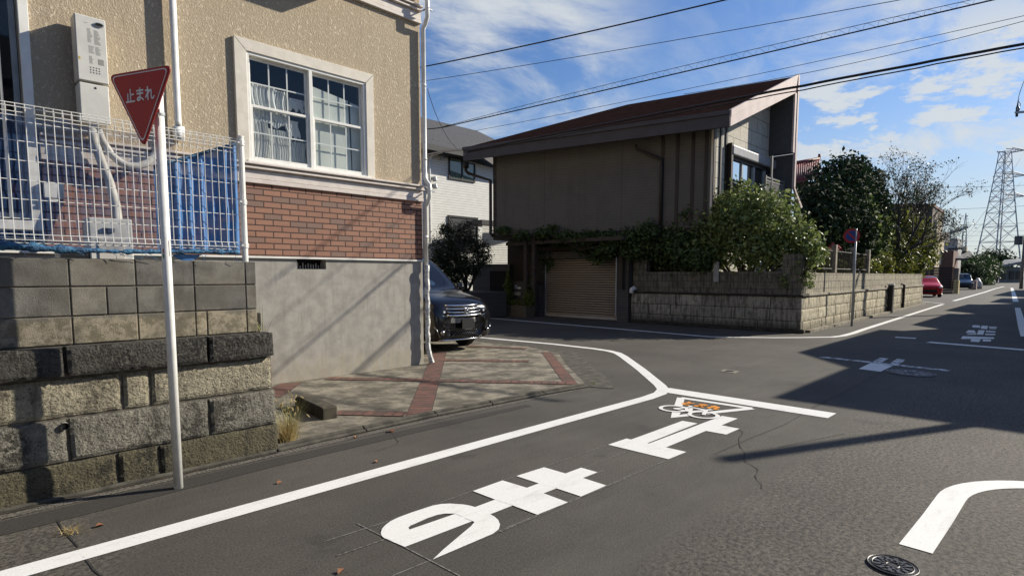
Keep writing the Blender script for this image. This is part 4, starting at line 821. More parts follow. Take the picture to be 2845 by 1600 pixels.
# garage with roller shutter
t0 = thing('garage', 'low garage with a beige slatted roller shutter under the vines', 'garage', (16.8, 12.7, 0))
mb = MB(); prof = []
for k in range(24):
    z = .10+.086*k; prof += [(0.03, z), (-.022, z+.016), (-.026, z+.042), (-.018, z+.058), (.03, z+.070)]
ys = (11.0, 14.5); V = []
for y in ys: V += [(16.8+p[0], y, p[1]) for p in prof]
n = len(prof)
for k in range(n-1): mb.add([V[k], V[k+1], V[n+k+1], V[n+k]], [(0, 1, 2, 3)], 1 if k % 5 in (4, 0, 3) else 0)
mb.build('roller_shutter', [mat('shutter_beige', (.36, .30, .23), (.32, .265, .20), .55, 3, st=(1, .15, 1)), mat('shutter_gap_shade', (.17, .125, .09), None, .7)], t0)  # slat gaps carry painted shade in a darker colour
mb = MB(); mb.box((16.76, 11.0, .0), (16.84, 14.5, .10)); mb.build('shutter_foot', mat('pale_alloy', (.42, .38, .33), None, .45), t0)
TILE = brickmat('grey_tile', 'y', (.085, .082, .078), (.07, .068, .065), (.03, .03, .03), .9, .052, .008, (0, 0), .15)
mb = MB(); mb.box((16.30, 10.55, 0), (16.9, 10.98, 2.15)); mb.box((16.55, 14.55, 0), (16.95, 15.4, 1.15)); each(mb, 'tiled_pier', TILE, t0)
mb = MB(); mb.box((16.72, 14.5, 0), (16.80, 14.55, 2.2)); mb.box((16.25, 10.98, 0.2), (16.29, 11.02, 2.15)); each(mb, 'guide_rail', STEEL, t0)
mb = MB(); mb.box((16.6, 10.5, 2.16), (19.5, 15.0, 2.42)); mb.box((16.9, 10.5, .0), (19.5, 10.7, 2.15)); mb.box((16.9, 14.6, .0), (19.5, 14.8, 2.15)); mb.box((19.4, 10.7, 0), (19.5, 14.6, 2.15)); mb.build('garage_roof', mat('garage_concrete', (.11, .10, .085), (.07, .065, .055), .9, 6), t0)
t0 = thing('pergola', 'dark timber pergola posts and beams above the garage', 'pergola', (15.5, 14.2, 0)); TIMB = mat('old_timber', (.06, .045, .035), (.035, .027, .022), .85, 9)
mb = MB()
for x, y in ((15.5, 14.0), (15.45, 14.35), (16.2, 10.75)): mb.box((x-.07, y-.07, 1.1), (x+.07, y+.07, 2.95))
each(mb, 'post', TIMB, t0); mb = MB(); mb.box((15.45, 10.2, 2.66), (15.58, 15.4, 2.78)); mb.box((16.5, 11.6, 2.46), (16.62, 14.7, 2.62)); each(mb, 'beam', TIMB, t0)

# entrance: gate wall, door, planter, letter boxes
t0 = thing('gate_wall', 'dark tiled gate wall with a black door opening, left of the garage', 'wall', (15.9, 17.5, 0))
gp = [PX(1308, 800, 15.6), PX(1416, 800, 16.2)]; y0, y1 = gp[1][1], gp[0][1]; zg = PX(1360, 734, 16.0)[2]
mb = MB(); mb.prism([(16.2, y0, 0), (15.7, y1, 0), (15.7, y1, zg), (16.2, y0, zg)], (.4, .1, 0)); mb.build('tiled_wall', TILE, t0)
da, db = PX(1361, 800, 15.9), PX(1402, 800, 15.9); mb = MB(); mb.prism([(16.11, db[1], .05), (15.90, da[1], .05), (15.90, da[1], 1.72), (16.11, db[1], 1.72)], (.04, 0, 0)); mb.build('door', NIGHT, t0)  # black panel, the opening's darkness put into its colour
p = PX(1303, 790, 15.4); t0 = thing('wall_lamp', 'small white lamp at the left edge of the dark gate wall', 'lamp', p)
mb = MB(); mb.tube([p+(.1, 0, -.05), p+(0, 0, -.02), p+(-.04, 0, .06), p+(-.03, 0, .12)], [.03, .055, .05, .02], 8); mb.build('shade', SIGNW, t0, True)
mb = MB(); pa, pb = PX(1390, 860, 15.9), PX(1476, 870, 15.9); t0 = thing('planter', 'low brick planter box in front of the letter boxes', 'planter', (15.9, (pa[1]+pb[1])/2, 0))
PLB = brickmat('planter_brick', 'y', (.13, .11, .085), (.11, .09, .07), (.04, .035, .03), .6, .085, .012); mb.box((15.6, pb[1], 0), (16.1, pa[1], .42)); mb.build('box', PLB, t0, bevel=.01); mb = MB(); mb.box((15.65, pb[1]+.05, .40), (16.05, pa[1]-.05, .43)); mb.build('soil', DIRT, t0)
mb = MB(); ma, mc = PX(1424, 800, 16.35), PX(1466, 800, 16.35); t0 = thing('letter_box_wall', 'tiled entrance panel with intercom and letter box between two small cypresses', 'wall', (16.4, ma[1], 0)); mb.box((16.35, mc[1]-.4, 0), (16.55, ma[1], 1.32)); mb.build('panel', TILE, t0)
for nm, x0_, x1_, ya, yb, m_ in (('intercom', 1431, 1437, 791, 802, STEEL), ('notice_plate', 1439, 1447, 797, 803, SIGNW), ('letter_box', 1426, 1447, 811, 821, mat('box_alloy', (.32, .30, .25), None, .5))):
    a, c = PX(x0_, ya, 16.34), PX(x1_, yb, 16.34); mb = MB(); mb.box((16.32, c[1], c[2]), (16.349, a[1], a[2])); mb.build(nm, m_, t0)
for i, (px_, top, lab) in enumerate(((1411, 758, 'small conical cypress at the left end of the brick planter'), (1470, 774, 'small conical cypress at the right end of the brick planter'))):
    p = PX(px_, 850, 15.85); zt_ = PX(px_, top, 15.85)[2]; L = [((p[0], p[1], .42+(zt_-.42)*u), (.23*(1-u)**.7+.03, .23*(1-u)**.7+.03, .16)) for u in (.1, .25, .4, .55, .7, .85, .97)]
    tree('cypress', lab, (p[0], p[1], .42), L, 1500, .035, LF_CYP, 'potted cypresses by the entrance', .02, 20+i, 'shrub', .5, .6)
p = PX(1432, 838, 15.8); tree('bedding_plant', 'pale leafy bedding plant between the cypresses in the planter', (p[0], p[1], .42), [((p[0], p[1], .52), (.2, .3, .12))], 250, .04, LF_YEL, None, .01, 31, 'plant')

# ------------------------------------------------------------------ stone boundary wall of the dark house
t = NT('old_wall_stone'); 
def stonewall(name, ax, bw, bh, off, c1, c2, stain, st_amt, mort=(.035, .03, .024), ms=.014):
    t = NT(name); vec = t.xz(ax, off); n0 = t.noise(3, 3); c, f = t.brick(vec, c1, c2, mort, bw, bh, ms, .47)
    n1 = t.noise(7, 6, .68); n2 = t.noise(6, 6, .7, t.mapping((2.6, 2.6, .35))); n3 = t.noise(38, 5, .7)
    sp = t.n('ShaderNodeSeparateXYZ'); t.l(t.co, sp.inputs[0])
    c = t.mix(t.math('MULTIPLY', t.rng(n2, .44, .62), st_amt), c, stain); c = t.mix(t.math('MULTIPLY', t.rng(n1, .5, .66), st_amt*.8), c, stain); c = t.mix(t.rng(n3, .60, .68, 0, .5), c, (.05, .045, .035))
    t.set(Base_Color=c, Roughness=.95); t.bump(t.math('ADD', n3, t.math('SUBTRACT', n1, f)), .8, .02); return t.m
def wallstone(name, a, b, stain, amt):
    t = NT(name); g = t.n('ShaderNodeNewGeometry'); r = g.outputs['Random Per Island']; c = t.mix(r, a, b)
    n1 = t.noise(7, 6, .68); n2 = t.noise(5, 6, .7, t.mapping((2.6, 2.6, .35))); n3 = t.noise(38, 5, .7)
    sp = t.n('ShaderNodeSeparateXYZ'); t.l(t.co, sp.inputs[0]); low = t.rng(t.math('ADD', sp.outputs[2], t.math('MULTIPLY', n1, .5)), .62, .34)
    c = t.mix(t.math('MULTIPLY', t.rng(n2, .44, .62), amt), c, stain); c = t.mix(t.math('MULTIPLY', t.rng(n1, .5, .66), amt*.8), c, stain); c = t.mix(t.math('MULTIPLY', low, amt), c, tuple(q*.6 for q in stain)); c = t.mix(t.rng(n3, .60, .68, 0, .5), c, (.05, .045, .035))
    t.set(Base_Color=c, Roughness=.95); t.bump(t.math('ADD', n3, n1), .8, .02); return t.m
SWF = wallstone('wall_stone_painted_shade', (.36, .34, .28), (.22, .205, .17), (.06, .053, .04), .75)  # darker copy of the wall stone, shade put into its colour
SWS = wallstone('wall_stone_painted_sun', (.62, .56, .41), (.46, .42, .31), (.19, .165, .115), .65)  # paler copy of that stone, sunlight put into its colour
SWU = stonewall('upper_block_painted_shade', 'y', .42, .20, (0, .03), (.17, .155, .12), (.13, .12, .095), (.045, .04, .03), .8, ms=.006); SWV = stonewall('upper_block_painted_sun', 'x', .42, .20, (0, .03), (.44, .40, .30), (.36, .325, .245), (.11, .098, .072), .85, ms=.006)  # shaded and sunlit copies of one block, the light put into the colour
def stone_courses(org, dr, nin, length, rows, sd, lo=.45, hi=1.15):
    mb = MB(); R = random.Random(sd); org = np.array(org, float); dr = np.array(dr, float); nin = np.array(nin, float)
    for z0, z1 in rows:
        x = 0.0
        while x < length-.05:
            w = R.uniform(lo, hi); x1 = min(length, x+w)
            if length-x1 < .25: x1 = length
            q = MB(); stone(q, x+.010, x1-.010, z0+.008, z1-.008, R.uniform(-.008, .008), .2, .016, R.uniform(0, 90), res=.05); mb.add([org+dr*p[0]+nin*p[1]+np.array([0, 0, p[2]]) for p in q.v], q.f); x = x1
    return mb
ROWS = ((.0, .31), (.31, .64), (.64, .975)); BACKM = mat('black_joint', (.03, .027, .022), None, .95)
t0 = thing('stone_wall', 'old stone retaining wall in shade with weathered block courses on top, right of the garage', 'wall', (16.4, 5.2, 0))
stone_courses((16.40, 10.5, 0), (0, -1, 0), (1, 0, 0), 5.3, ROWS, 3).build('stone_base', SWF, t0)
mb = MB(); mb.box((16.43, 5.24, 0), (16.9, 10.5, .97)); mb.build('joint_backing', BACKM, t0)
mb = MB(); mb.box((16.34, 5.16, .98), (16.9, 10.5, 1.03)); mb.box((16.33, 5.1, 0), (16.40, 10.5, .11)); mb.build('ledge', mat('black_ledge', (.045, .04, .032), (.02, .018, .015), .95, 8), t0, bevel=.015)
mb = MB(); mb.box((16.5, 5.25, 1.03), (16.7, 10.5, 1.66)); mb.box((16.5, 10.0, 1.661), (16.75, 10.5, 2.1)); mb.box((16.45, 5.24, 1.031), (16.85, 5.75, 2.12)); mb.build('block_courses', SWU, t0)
SD = np.array([21.3, .66, 0]); SL = np.linalg.norm(SD); SD /= SL; SNn = np.array([SD[1], -SD[0], 0])
t0 = thing('stone_wall', 'long sunlit yellowish stone wall running down the right-hand street', 'wall', (16.42, 5.2, 0))
def along(s, off=0.0): return np.array([16.42, 5.2, 0])+SD*s-SNn*off
def wallbox(mb, s0, s1, o0, o1, z0, z1, dz=0.0): 
    p = [along(s0, o0), along(s1, o0), along(s1, o1), along(s0, o1)]; mb.prism([(q[0], q[1], z0) for q in p], (0, 0, z1-z0))
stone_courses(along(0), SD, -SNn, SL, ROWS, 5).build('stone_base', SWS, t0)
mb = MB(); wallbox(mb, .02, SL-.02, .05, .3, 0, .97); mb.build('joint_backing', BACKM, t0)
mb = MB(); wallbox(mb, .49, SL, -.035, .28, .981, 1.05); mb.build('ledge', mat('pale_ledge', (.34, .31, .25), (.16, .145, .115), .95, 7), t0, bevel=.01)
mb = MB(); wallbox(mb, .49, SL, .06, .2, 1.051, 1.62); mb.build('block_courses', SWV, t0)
mb = MB(); wallbox(mb, .3, SL, -.16, -.03, .0, .07); mb.build('wall_foot', mat('pale_foot', (.26, .235, .185), (.12, .105, .08), .95, 5), t0)
for i, s in enumerate((3.6, 6.0, 8.3)):
    q = along(s, .14); mb = MB(); mb.box((q[0]-.09, q[1]-.07, 1.621), (q[0]+.09, q[1]+.07, 2.5)); tag(mb.build('fence_post', mat('post_concrete', (.33, .29, .22), (.2, .18, .14), .9, 7), bevel=.01), ('square concrete fence post on the sunlit wall, nearest the street corner', 'square concrete fence post on the sunlit wall just left of the no-parking sign', 'square concrete fence post on the sunlit wall behind the no-parking pole')[i], 'fence post', 'concrete fence posts')
mb = MB(); 
for k in range(40):
    q = along(2.0+.17*k, .14); mb.tube([(q[0], q[1], 1.62), (q[0], q[1], 2.35)], .012, 5)
for z in (1.75, 2.3): mb.tube([along(1.9, .14)+(0, 0, z), along(8.8, .14)+(0, 0, z)], .016, 5)
tag(mb.build('iron_railing', DBROWN), 'thin dark iron railing between the concrete posts on the sunlit wall', 'railing')
p = PX(1990, 760, 16.42); mb = MB(); mb.box((16.40, p[1]-.08, 1.36), (16.43, p[1]+.08, 1.95)); tag(mb.build('hanging_board', mat('faded_board', (.28, .28, .27), (.2, .2, .19), .7, 8)), 'narrow pale board hanging on the shaded block courses below the leaves', 'board')
p = PX(1758, 806, 16.3); mb = MB(); mb.tube([p+(.2, 0, .02), p+(.05, 0, .06), p+(-.03, .02, .02), p+(-.05, .02, -.10)], [.06, .075, .075, .07], 10); tag(mb.build('vent_hood', SIGNW, smooth=True), 'small white curved pipe hood at the left end of the shaded stone wall', 'vent')
s1, s2 = PL(2472, 860, along(0, -.1), SNn), PL(2508, 855, along(0, -.05), SNn)
t0 = thing('gate_post', 'dark post with a pale cap against the sunlit wall under the bare tree', 'post', (s1[0], s1[1], 0)); mb = MB(); mb.box((s1[0]-.13, s1[1]-.10, 0), (s1[0]+.1, s1[1]+.08, 1.15)); mb.build('shaft', DARKPL, t0); mb = MB(); mb.box((s1[0]-.15, s1[1]-.12, 1.151), (s1[0]+.12, s1[1]+.1, 1.21)); mb.build('cap', SIGNW, t0)
mb = MB(); mb.tube([(s2[0], s2[1], 0), (s2[0], s2[1], 1.12), (s2[0], s2[1]+.2, 1.18)], .055, 8); tag(mb.build('wall_pipe', DBROWN), 'thin dark drainpipe on the sunlit wall near its far end', 'pipe')
q = along(5.5, -.03); mb = MB(); mb.tube([(q[0], q[1]+.1, 1.02), (q[0], q[1]-.03, 1.0), (q[0], q[1]-.04, .9), (q[0], q[1]-.03, 0)], .03, 8); tag(mb.build('wall_pipe', mat('stained_pipe', (.2, .18, .15), None, .8)), 'bent grey drainpipe on the sunlit wall beside the no-parking pole', 'pipe')
# no-parking sign
b0 = G(2366, 906); t0 = thing('no_parking_sign', 'round blue and red no-parking sign on a grey pole by the sunlit wall', 'road sign', b0); top = PL(2386, 690, b0, -FW); mb = MB(); tx_ = b0+(top-b0)*.25; zs0 = 2.95
mb.tube([b0, (b0[0]-.05, b0[1]-.0, zs0)], .032, 12); mb.build('pole', STEEL, t0, True)
c = np.array([b0[0]-.10, b0[1]+.10, 2.74]); nv = np.array([-.93, -.37, 0]); nv /= np.linalg.norm(nv)
mb = MB(); mb.disc(c, nv, .22, 32, 0, .012); mb.build('plate', RED, t0); mb = MB(); mb.disc(c+nv*.0135, nv, .158, 32); mb.build('blue_face', SIGNB, t0)
tv = np.cross(nv, [0, 0, 1]); mb = MB(); e = (tv+np.array([0, 0, 1.0]))/1.4142; f_ = np.cross(nv, e); mb.poly([c+nv*.0145+e*a*.165+f_*b_*.022 for a, b_ in ((-1, -1), (1, -1), (1, 1), (-1, 1))]); mb.build('red_bar', RED, t0)
# ------------------------------------------------------------------ shrubs and trees
def LX(lst, X): return [(tuple(PX(x, y, X+dx)), r) for x, y, dx, r in lst]
def LY(lst, Y): return [(tuple(PY(x, y, Y+dy)), r) for x, y, dy, r in lst]
L = LX([(2060, 585, .2, .78), (2150, 615, 0, .75), (2225, 665, .1, .50), (1990, 640, .1, .75), (2085, 665, -.2, .80), (2170, 690, -.1, .5), (1995, 575, .3, .40), (2062, 520, .4, .22), (2000, 700, -.2, .5), (2250, 700, .1, .4), (2120, 565, .2, .45), (1930, 630, .3, .6), (1890, 665, .1, .65), (1960, 690, -.1, .65), (2040, 620, -.2, .7), (2120, 690, -.2, .6)], 17.0)
tree('broadleaf_shrub', 'big sunlit broad-leaved shrub spilling over the corner of the stone wall', (17.1, 7.0, 1.0), L, 17000, .060, LF_BRIGHT, None, .05, 41, 'shrub', .62, .5)
L = LX([(1850, 690, 0, .6), (1820, 640, .2, .5), (1900, 700, -.1, .55), (1870, 600, .3, .45), (1780, 700, 0, .5), (1840, 575, .3, .28), (1950, 730, -.1, .45), (1735, 690, .1, .4)], 16.8)
tree('shrub_shaded_side', 'shaded left side of the broad-leaved shrub, shade put into darker leaves, beside the garage vines', (16.9, 9.2, 1.0), L, 9000, .055, LF_VINE, None, .04, 52, 'shrub', .5, .4)  # darker leaves paint the shaded side of the big shrub
L = LX([(2230, 740, 0, (.3, .35, .45)), (2262, 700, 0, (.3, .35, .35)), (2245, 775, .05, (.2, .25, .25))], 16.6); tree('trailing_shrub', 'pale-leaved trailing branch hanging over the sunlit wall beside the corner pillar', (16.7, 5.2, 1.66), L, 900, .045, LF_BRIGHT, None, .02, 42, 'shrub')
L = LX([(2180, 770, 0, (.1, .14, .2)), (2185, 790, 0, (.1, .12, .15))], 16.42); tree('trailing_shrub', 'small sprig of leaves on the shaded wall below the big shrub', (16.5, 5.9, 1.5), L, 110, .04, LF_BRIGHT, None, .01, 43, 'shrub')
L = LX([(1500, 648, 0, (.3, .35, .22)), (1560, 668, -.1, (.35, .45, .25)), (1620, 680, -.1, (.4, .5, .32)), (1680, 690, -.1, (.4, .5, .36)), (1740, 690, -.1, (.4, .5, .38)), (1800, 680, 0, (.4, .55, .42)), (1860, 665, .2, (.4, .6, .5)), (1440, 640, .1, (.3, .35, .18)), (1400, 625, .1, (.25, .35, .12)), (1660, 715, -.2, (.2, .4, .25)), (1860, 610, .4, (.3, .4, .35)), (1910, 600, .4, (.35, .4, .4)), (1900, 690, .1, (.45, .6, .45)), (1950, 720, 0, (.4, .5, .35))], 16.5)
tree('climbing_vine', 'shaded dark climbing vine along the pergola over the garage shutter', (16.5, 12.5, 2.4), L, 15000, .055, LF_VINE, None, .02, 44, 'vine', .5, .3)
L = [(tuple(PL(x, y, WB-EN*.25, EN)), r) for x, y, r in ((1400, 640, (.25, .35, .16)), (1450, 655, (.25, .35, .2)), (1510, 648, (.25, .4, .2)), (1570, 655, (.25, .4, .2)), (1630, 660, (.3, .45, .24)), (1690, 662, (.3, .45, .26)), (1750, 660, (.3, .45, .3)), (1800, 640, (.3, .4, .3)), (1540, 632, (.1, .25, .1)), (1690, 690, (.3, .4, .25)), (1760, 700, (.3, .4, .25)))]
tree('climbing_vine', 'straggling vine along the lower edge of the taupe house wall', (15.6, 12.0, 2.4), L, 6500, .05, LF_VINE, None, .015, 53, 'vine', .4, .3)
L = LX([(1520, 720, 0, (.15, .25, .5)), (1500, 690, 0, (.2, .25, .4))], 16.6); tree('climbing_vine', 'hanging dark vine strand on the pergola post left of the shutter', (16.5, 14.9, 1.2), L, 700, .05, LF_VINE, None, .01, 45, 'vine')
L = LY([(1235, 690, 0, .62), (1290, 650, .2, .55), (1270, 730, -.2, .65), (1215, 740, 0, .5), (1330, 690, .2, .45), (1240, 640, .1, .3), (1345, 720, .1, .35), (1250, 770, -.3, .6), (1300, 740, -.2, .55), (1200, 780, -.2, .4)], 16.4)
t0 = tree('evergreen_shrub', 'dark spiky evergreen bush behind the black van', (14.3, 16.3, .9), L, 11000, .085, LF_CON, None, .05, 46, 'shrub', .35, .9, True, .18)
mb = MB(); a, c = PY(1192, 800, 15.2), PY(1310, 800, 15.2); mb.box((12.0, 15.2, 0), (15.3, 17.4, .95)); tag(mb.build('planting_bed', TILE, bevel=.03), 'low stone-edged planting bed behind the black van', 'planting bed')
L = LY([(2330, 520, .3, 1.25), (2290, 590, 0, 1.2), (2390, 570, .2, 1.2), (2340, 640, 0, 1.35), (2260, 640, 0, .9), (2420, 640, .2, 1.0), (2370, 690, 0, 1.1), (2290, 700, 0, .9), (2370, 480, .4, .7), (2430, 500, .6, .55)], 7.6)
tree('evergreen_tree', 'dense dark rounded evergreen tree behind the sunlit stone wall', (29, 7.6, 0), L, 22000, .10, LF_DARK, None, .16, 47, 'tree', .62, .3)
L = LY([(2400, 640, 0, (.7, .6, 1.6)), (2440, 660, .1, (.7, .6, 1.6)), (2425, 590, .3, (.6, .5, 1.0)), (2410, 710, 0, (.6, .5, .7))], 7.2); tree('glossy_tree', 'glossy mid-green tree catching the sun at the right edge of the dark tree', (31.5, 7.2, 0), L, 6500, .085, LF_BRIGHT, None, .1, 48, 'tree', .5, .4)
L = LY([(2510, 650, 0, 1.25), (2550, 690, 0, 1.1), (2575, 720, 0, .7), (2470, 720, 0, .8), (2500, 730, -.1, .8), (2560, 655, .3, .6), (2480, 690, 0, .7), (2545, 735, -.2, .7)], 7.3); tree('yellow_green_tree', 'yellow-green bushy tree below the bare tree at the end of the stone wall', (39, 7.3, 0), L, 12000, .095, LF_YEL, None, .1, 49, 'tree', .45, .4)
L = LY([(2395, 740, 0, (.5, .3, .35)), (2330, 745, 0, (.5, .3, .3)), (2425, 745, 0, (.6, .3, .4)), (2290, 730, 0, (.4, .3, .4)), (2455, 735, 0, (.6, .4, .5))], 6.1); tree('hedge_shrub', 'mixed low bushes peeping over the top of the sunlit wall', (24, 6.1, 1.0), L, 3500, .055, LF_YEL, None, .03, 50, 'shrub', .4, .4)
p = PY(2318, 690, 6.3); L = [((p[0], p[1], p[2]), (.2, .2, .14))]; tree('flowering_shrub', 'small shrub with red blooms left of the no-parking sign', (p[0], p[1], 1.2), L, 160, .05, mat('red_petal', (.5, .03, .04), (.35, .02, .03), .6), None, .02, 51, 'shrub')
# bare tree
bp = PY(2490, 850, 6.9); bp[2] = 0; t0 = thing('bare_tree', 'tall half-bare tree with fine twigs and thin brown leaves against the sky', 'tree', bp); R = random.Random(12); mb = MB(); tips = []
for k, (dx, L0) in enumerate((((-.42, .1, 1.0), 2.6), ((-.12, -.05, 1.1), 2.7), ((.28, .08, 1.0), 2.5), ((.75, 0, .95), 2.5), ((-.75, 0, .9), 2.0), ((.95, .1, .9), 1.7), ((.1, .3, 1.2), 2.6), ((-.3, -.2, 1.3), 2.6))):
    dv_ = RT*dx[0]+FW*dx[1]+UPV*dx[2]; dv_ /= np.linalg.norm(dv_); branches(mb, bp+np.array([0, 0, 1.9+.12*k]), dv_, L0*.66, .07, 5, R, tips, .40, 6)
mb.tube([bp, bp+np.array([.05, 0, 1.2]), bp+np.array([0, 0, 2.4]), bp+np.array([.02, .05, 3.3])], [.2, .17, .15, .1], 9); mb.build('trunk', mat('grey_bark', (.10, .085, .075), (.05, .042, .038), .9, 8), t0)
T = np.array(tips); T = T[np.array([R.random() < .45 for _ in T])]; L = [(tuple(q), .30) for q in T]
leaf_mesh('crown', L, 9000, .046, [LF_BROWN, LF_DARK, LF_VINE], t0, 13, .3, .1)

# ------------------------------------------------------------------ white house behind the van
t0 = thing('white_house', 'white-sided house with a dark grey roof behind the taupe house', 'house', (16, 20.2, 0)); YW = 20.2
t = NT('white_siding'); sp = t.n('ShaderNodeSeparateXYZ'); t.l(t.co, sp.inputs[0]); w = t.math('FRACT', t.math('MULTIPLY', sp.outputs[2], 9.0)); g = t.rng(w, 0, .2); n = t.noise(3, 4)
t.set(Base_Color=t.mix(g, (.36, .36, .34), t.mix(t.rng(n, .3, .7), (.72, .72, .69), (.66, .66, .63))), Roughness=.7); t.bump(g, .5, .01); WSID = t.m
pe = PY(1188, 402, YW-.5); ze = pe[2]
mb = MB(); mb.box((10, YW, 0), (23, 28, ze-.1)); mb.build('wall', WSID, t0)
GROOF = mat('grey_slate', (.075, .075, .078), (.055, .055, .058), .8, 9, 5, bump=.3)
rdg = PY(1190, 331, YW+3.2); mb = MB(); e0, e1 = (9, YW-.55, ze), (23.6, YW-.55, ze); k1 = PY(1325, 365, YW+3.2); 
mb.prism([e0, e1, (k1[0], YW+3.2, rdg[2]), (9, YW+3.2, rdg[2])], (0, 0, -.12)); mb.prism([e1, (23.6, YW+7.5, ze), (k1[0], YW+3.2, rdg[2])], (0, 0, -.12)); mb.prism([(9, YW+7.5, ze), (23.6, YW+7.5, ze), (k1[0], YW+3.2, rdg[2]), (9, YW+3.2, rdg[2])], (0, 0, -.12)); rf = mb.build('roof', GROOF, t0)
mb = MB(); mb.box((9, YW-.62, ze-.22), (23.6, YW-.54, ze+.02)); mb.box((9, YW-.54, ze-.24), (23.6, YW, ze-.14)); mb.build('gutter', DARKPL, t0); mb = MB()
for k in range(9): x = 10.5+.9*k; mb.box((x, YW+.1, ze+.30), (x+.05, YW+.18, ze+.42)); mb.box((x+.3, YW+.1, ze+.30), (x+.35, YW+.18, ze+.42))
mb.build('snow_guard', DARKPL, rf)
a, c = PY(1245, 433, YW), PY(1319, 507, YW); c2 = PY(1245, 497, YW); mb = MB(); frame(mb, a[0], c[0], c2[2], a[2], .07, YW-.05, YW+.01); mb.box(((a[0]+c[0])/2-.04, YW-.045, c2[2]), ((a[0]+c[0])/2+.04, YW+.005, a[2])); w = mb.build('window', DARKPL, t0)
mb = MB(); mb.poly([(a[0], YW-.02, c2[2]), (c[0], YW-.02, c2[2]), (c[0], YW-.02, a[2]), (a[0], YW-.02, a[2])]); mb.build('pane', glass('far_glass', (.5, .58, .55), .1), w)
q = sheet(lambda u, v: (a[0]+.05+(c[0]-a[0]-.1)*u, YW-.012+.006*math.sin(u*60), c2[2]+(a[2]-c2[2])*v), 60, 1); q.build('curtain', BLIND, w)
a, c = PY(1244, 598, YW), PY(1300, 660, YW); mb = MB(); frame(mb, a[0], c[0]+.6, a[2]-1.6, a[2], .08, YW-.06, YW+.01); w = mb.build('window', DARKPL, t0); mb = MB(); mb.box((a[0]+.08, YW-.03, a[2]-1.55), (c[0]+.5, YW-.02, a[2]-.1)); mb.build('shutter', mat('dark_shutter', (.03, .035, .04), None, .6), w)
mb = MB(); p = PY(1194, 560, YW-.1); mb.tube([(p[0], YW-.1, 0), (p[0], YW-.1, ze-.5), (p[0]+.12, YW-.2, ze-.25)], .05, 8); mb.build('downpipe', WHITEP, t0)
for px_, py_ in ((1222, 440), (1202, 500), (1203, 520), (1201, 412)):
    p = PY(px_, py_, YW); mb = MB(); mb.tube([p+(0, -.16, -.07), p+(0, -.14, .06), p+(0, 0, .09)], [.11, .10, .05], 8); mb.build('vent_hood', STEEL, t0)
x1 = PY(1372, 600, YW)[0]; mb = MB(); p = PY(1355, 610, YW-1.6); t1 = thing('shutter_shed', 'pale ribbed metal wall beside the dark house, half hidden by the bush', 'shed', (p[0], YW-1.6, 0))
prof = []; 
for k in range(34): z = .9+.085*k; prof += [(0, z), (-.03, z+.02), (-.03, z+.06)]
n = len(prof); V = []
for x in (p[0]-.35, p[0]+1.6): V += [(x, YW-1.6+q[0], q[1]) for q in prof]
mb.add(V, [(k, k+1, n+k+1, n+k) for k in range(n-1)]); mb.build('ribbed_wall', WSID, t1); mb = MB(); mb.box((p[0]-.4, YW-1.66, 3.75), (p[0]+1.7, YW-.6, 3.95)); mb.build('cap', GROOF, t1)

# ------------------------------------------------------------------ vehicles (local frame: nose at s=0, length along +s, lateral l, up z)
def car_mesh(stations, xf, gl=12):
    """each station: s, zb, zbelt, zroof, w_low, w_belt, w_roof"""
    mb = MB(); V = []
    for s, zb, zl, zr, wb, wm, wr in stations:
        half = [(wb*.80, zb), (wb*.97, zb+.05), (wb, zb+.16), (wm*1.0, zb+(zl-zb)*.55), (wm*.985, zl-.06), (wm*.955, zl), (wr+(wm*.955-wr)*.06 if zr > zl+.05 else wm*.93, max(zr-.10, zl+.005)), (wr*.93, max(zr-.03, zl+.012)), (wr*.72, zr), (wr*.36, zr+.012), (0, zr+.016)]
        ringp = [(l, z) for l, z in half]+[(-l, z) for l, z in half[-2::-1]]; V += [(s, l, z) for l, z in ringp]
    n = 21; N = len(stations)
    F_q = [(i*n+k, i*n+k+1, (i+1)*n+k+1, (i+1)*n+k) for i in range(N-1) for k in range(n-1)]+[(i*n+n-1, i*n, (i+1)*n, (i+1)*n+n-1) for i in range(N-1)]
    mb.add([xf(*v) for v in V], F_q+[tuple(range(n)), tuple(range((N-1)*n, N*n))[::-1]]); return mb
def frame_xf(o, ang): 
    c, s = math.cos(ang), math.sin(ang)          # ang: world direction of +s (from nose to tail)
    return lambda S_, L_, Z_: (o[0]+c*S_-s*L_, o[1]+s*S_+c*L_, Z_)
def wheels(t0, xf, ss, lat, r, w=.2):
    for s_ in ss:
        for sg in (-1, 1):
            mb = MB(); a, c = np.array(xf(s_, sg*lat, r)), np.array(xf(s_, sg*(lat-w), r)); mb.tube([c, c+(a-c)*.1, a-(a-c)*.1, a], [r*.92, r, r, r*.92], 22); wh = mb.build('wheel', RUBBER, t0, False, .01)
            mb = MB(); mb.disc(a, a-c, r*.64, 20, 0, .012); 
            for k in range(5):
                an = k*2*math.pi/5; mb.tube([a+(a-c)/w*.014, a+(a-c)/w*.014+np.array([0, 0, 1])*r*.6*math.sin(an)+(np.array(xf(1, 0, 0))-np.array(xf(0, 0, 0)))*r*.6*math.cos(an)], .03, 5)
            mb.build('rim', STEEL, wh)
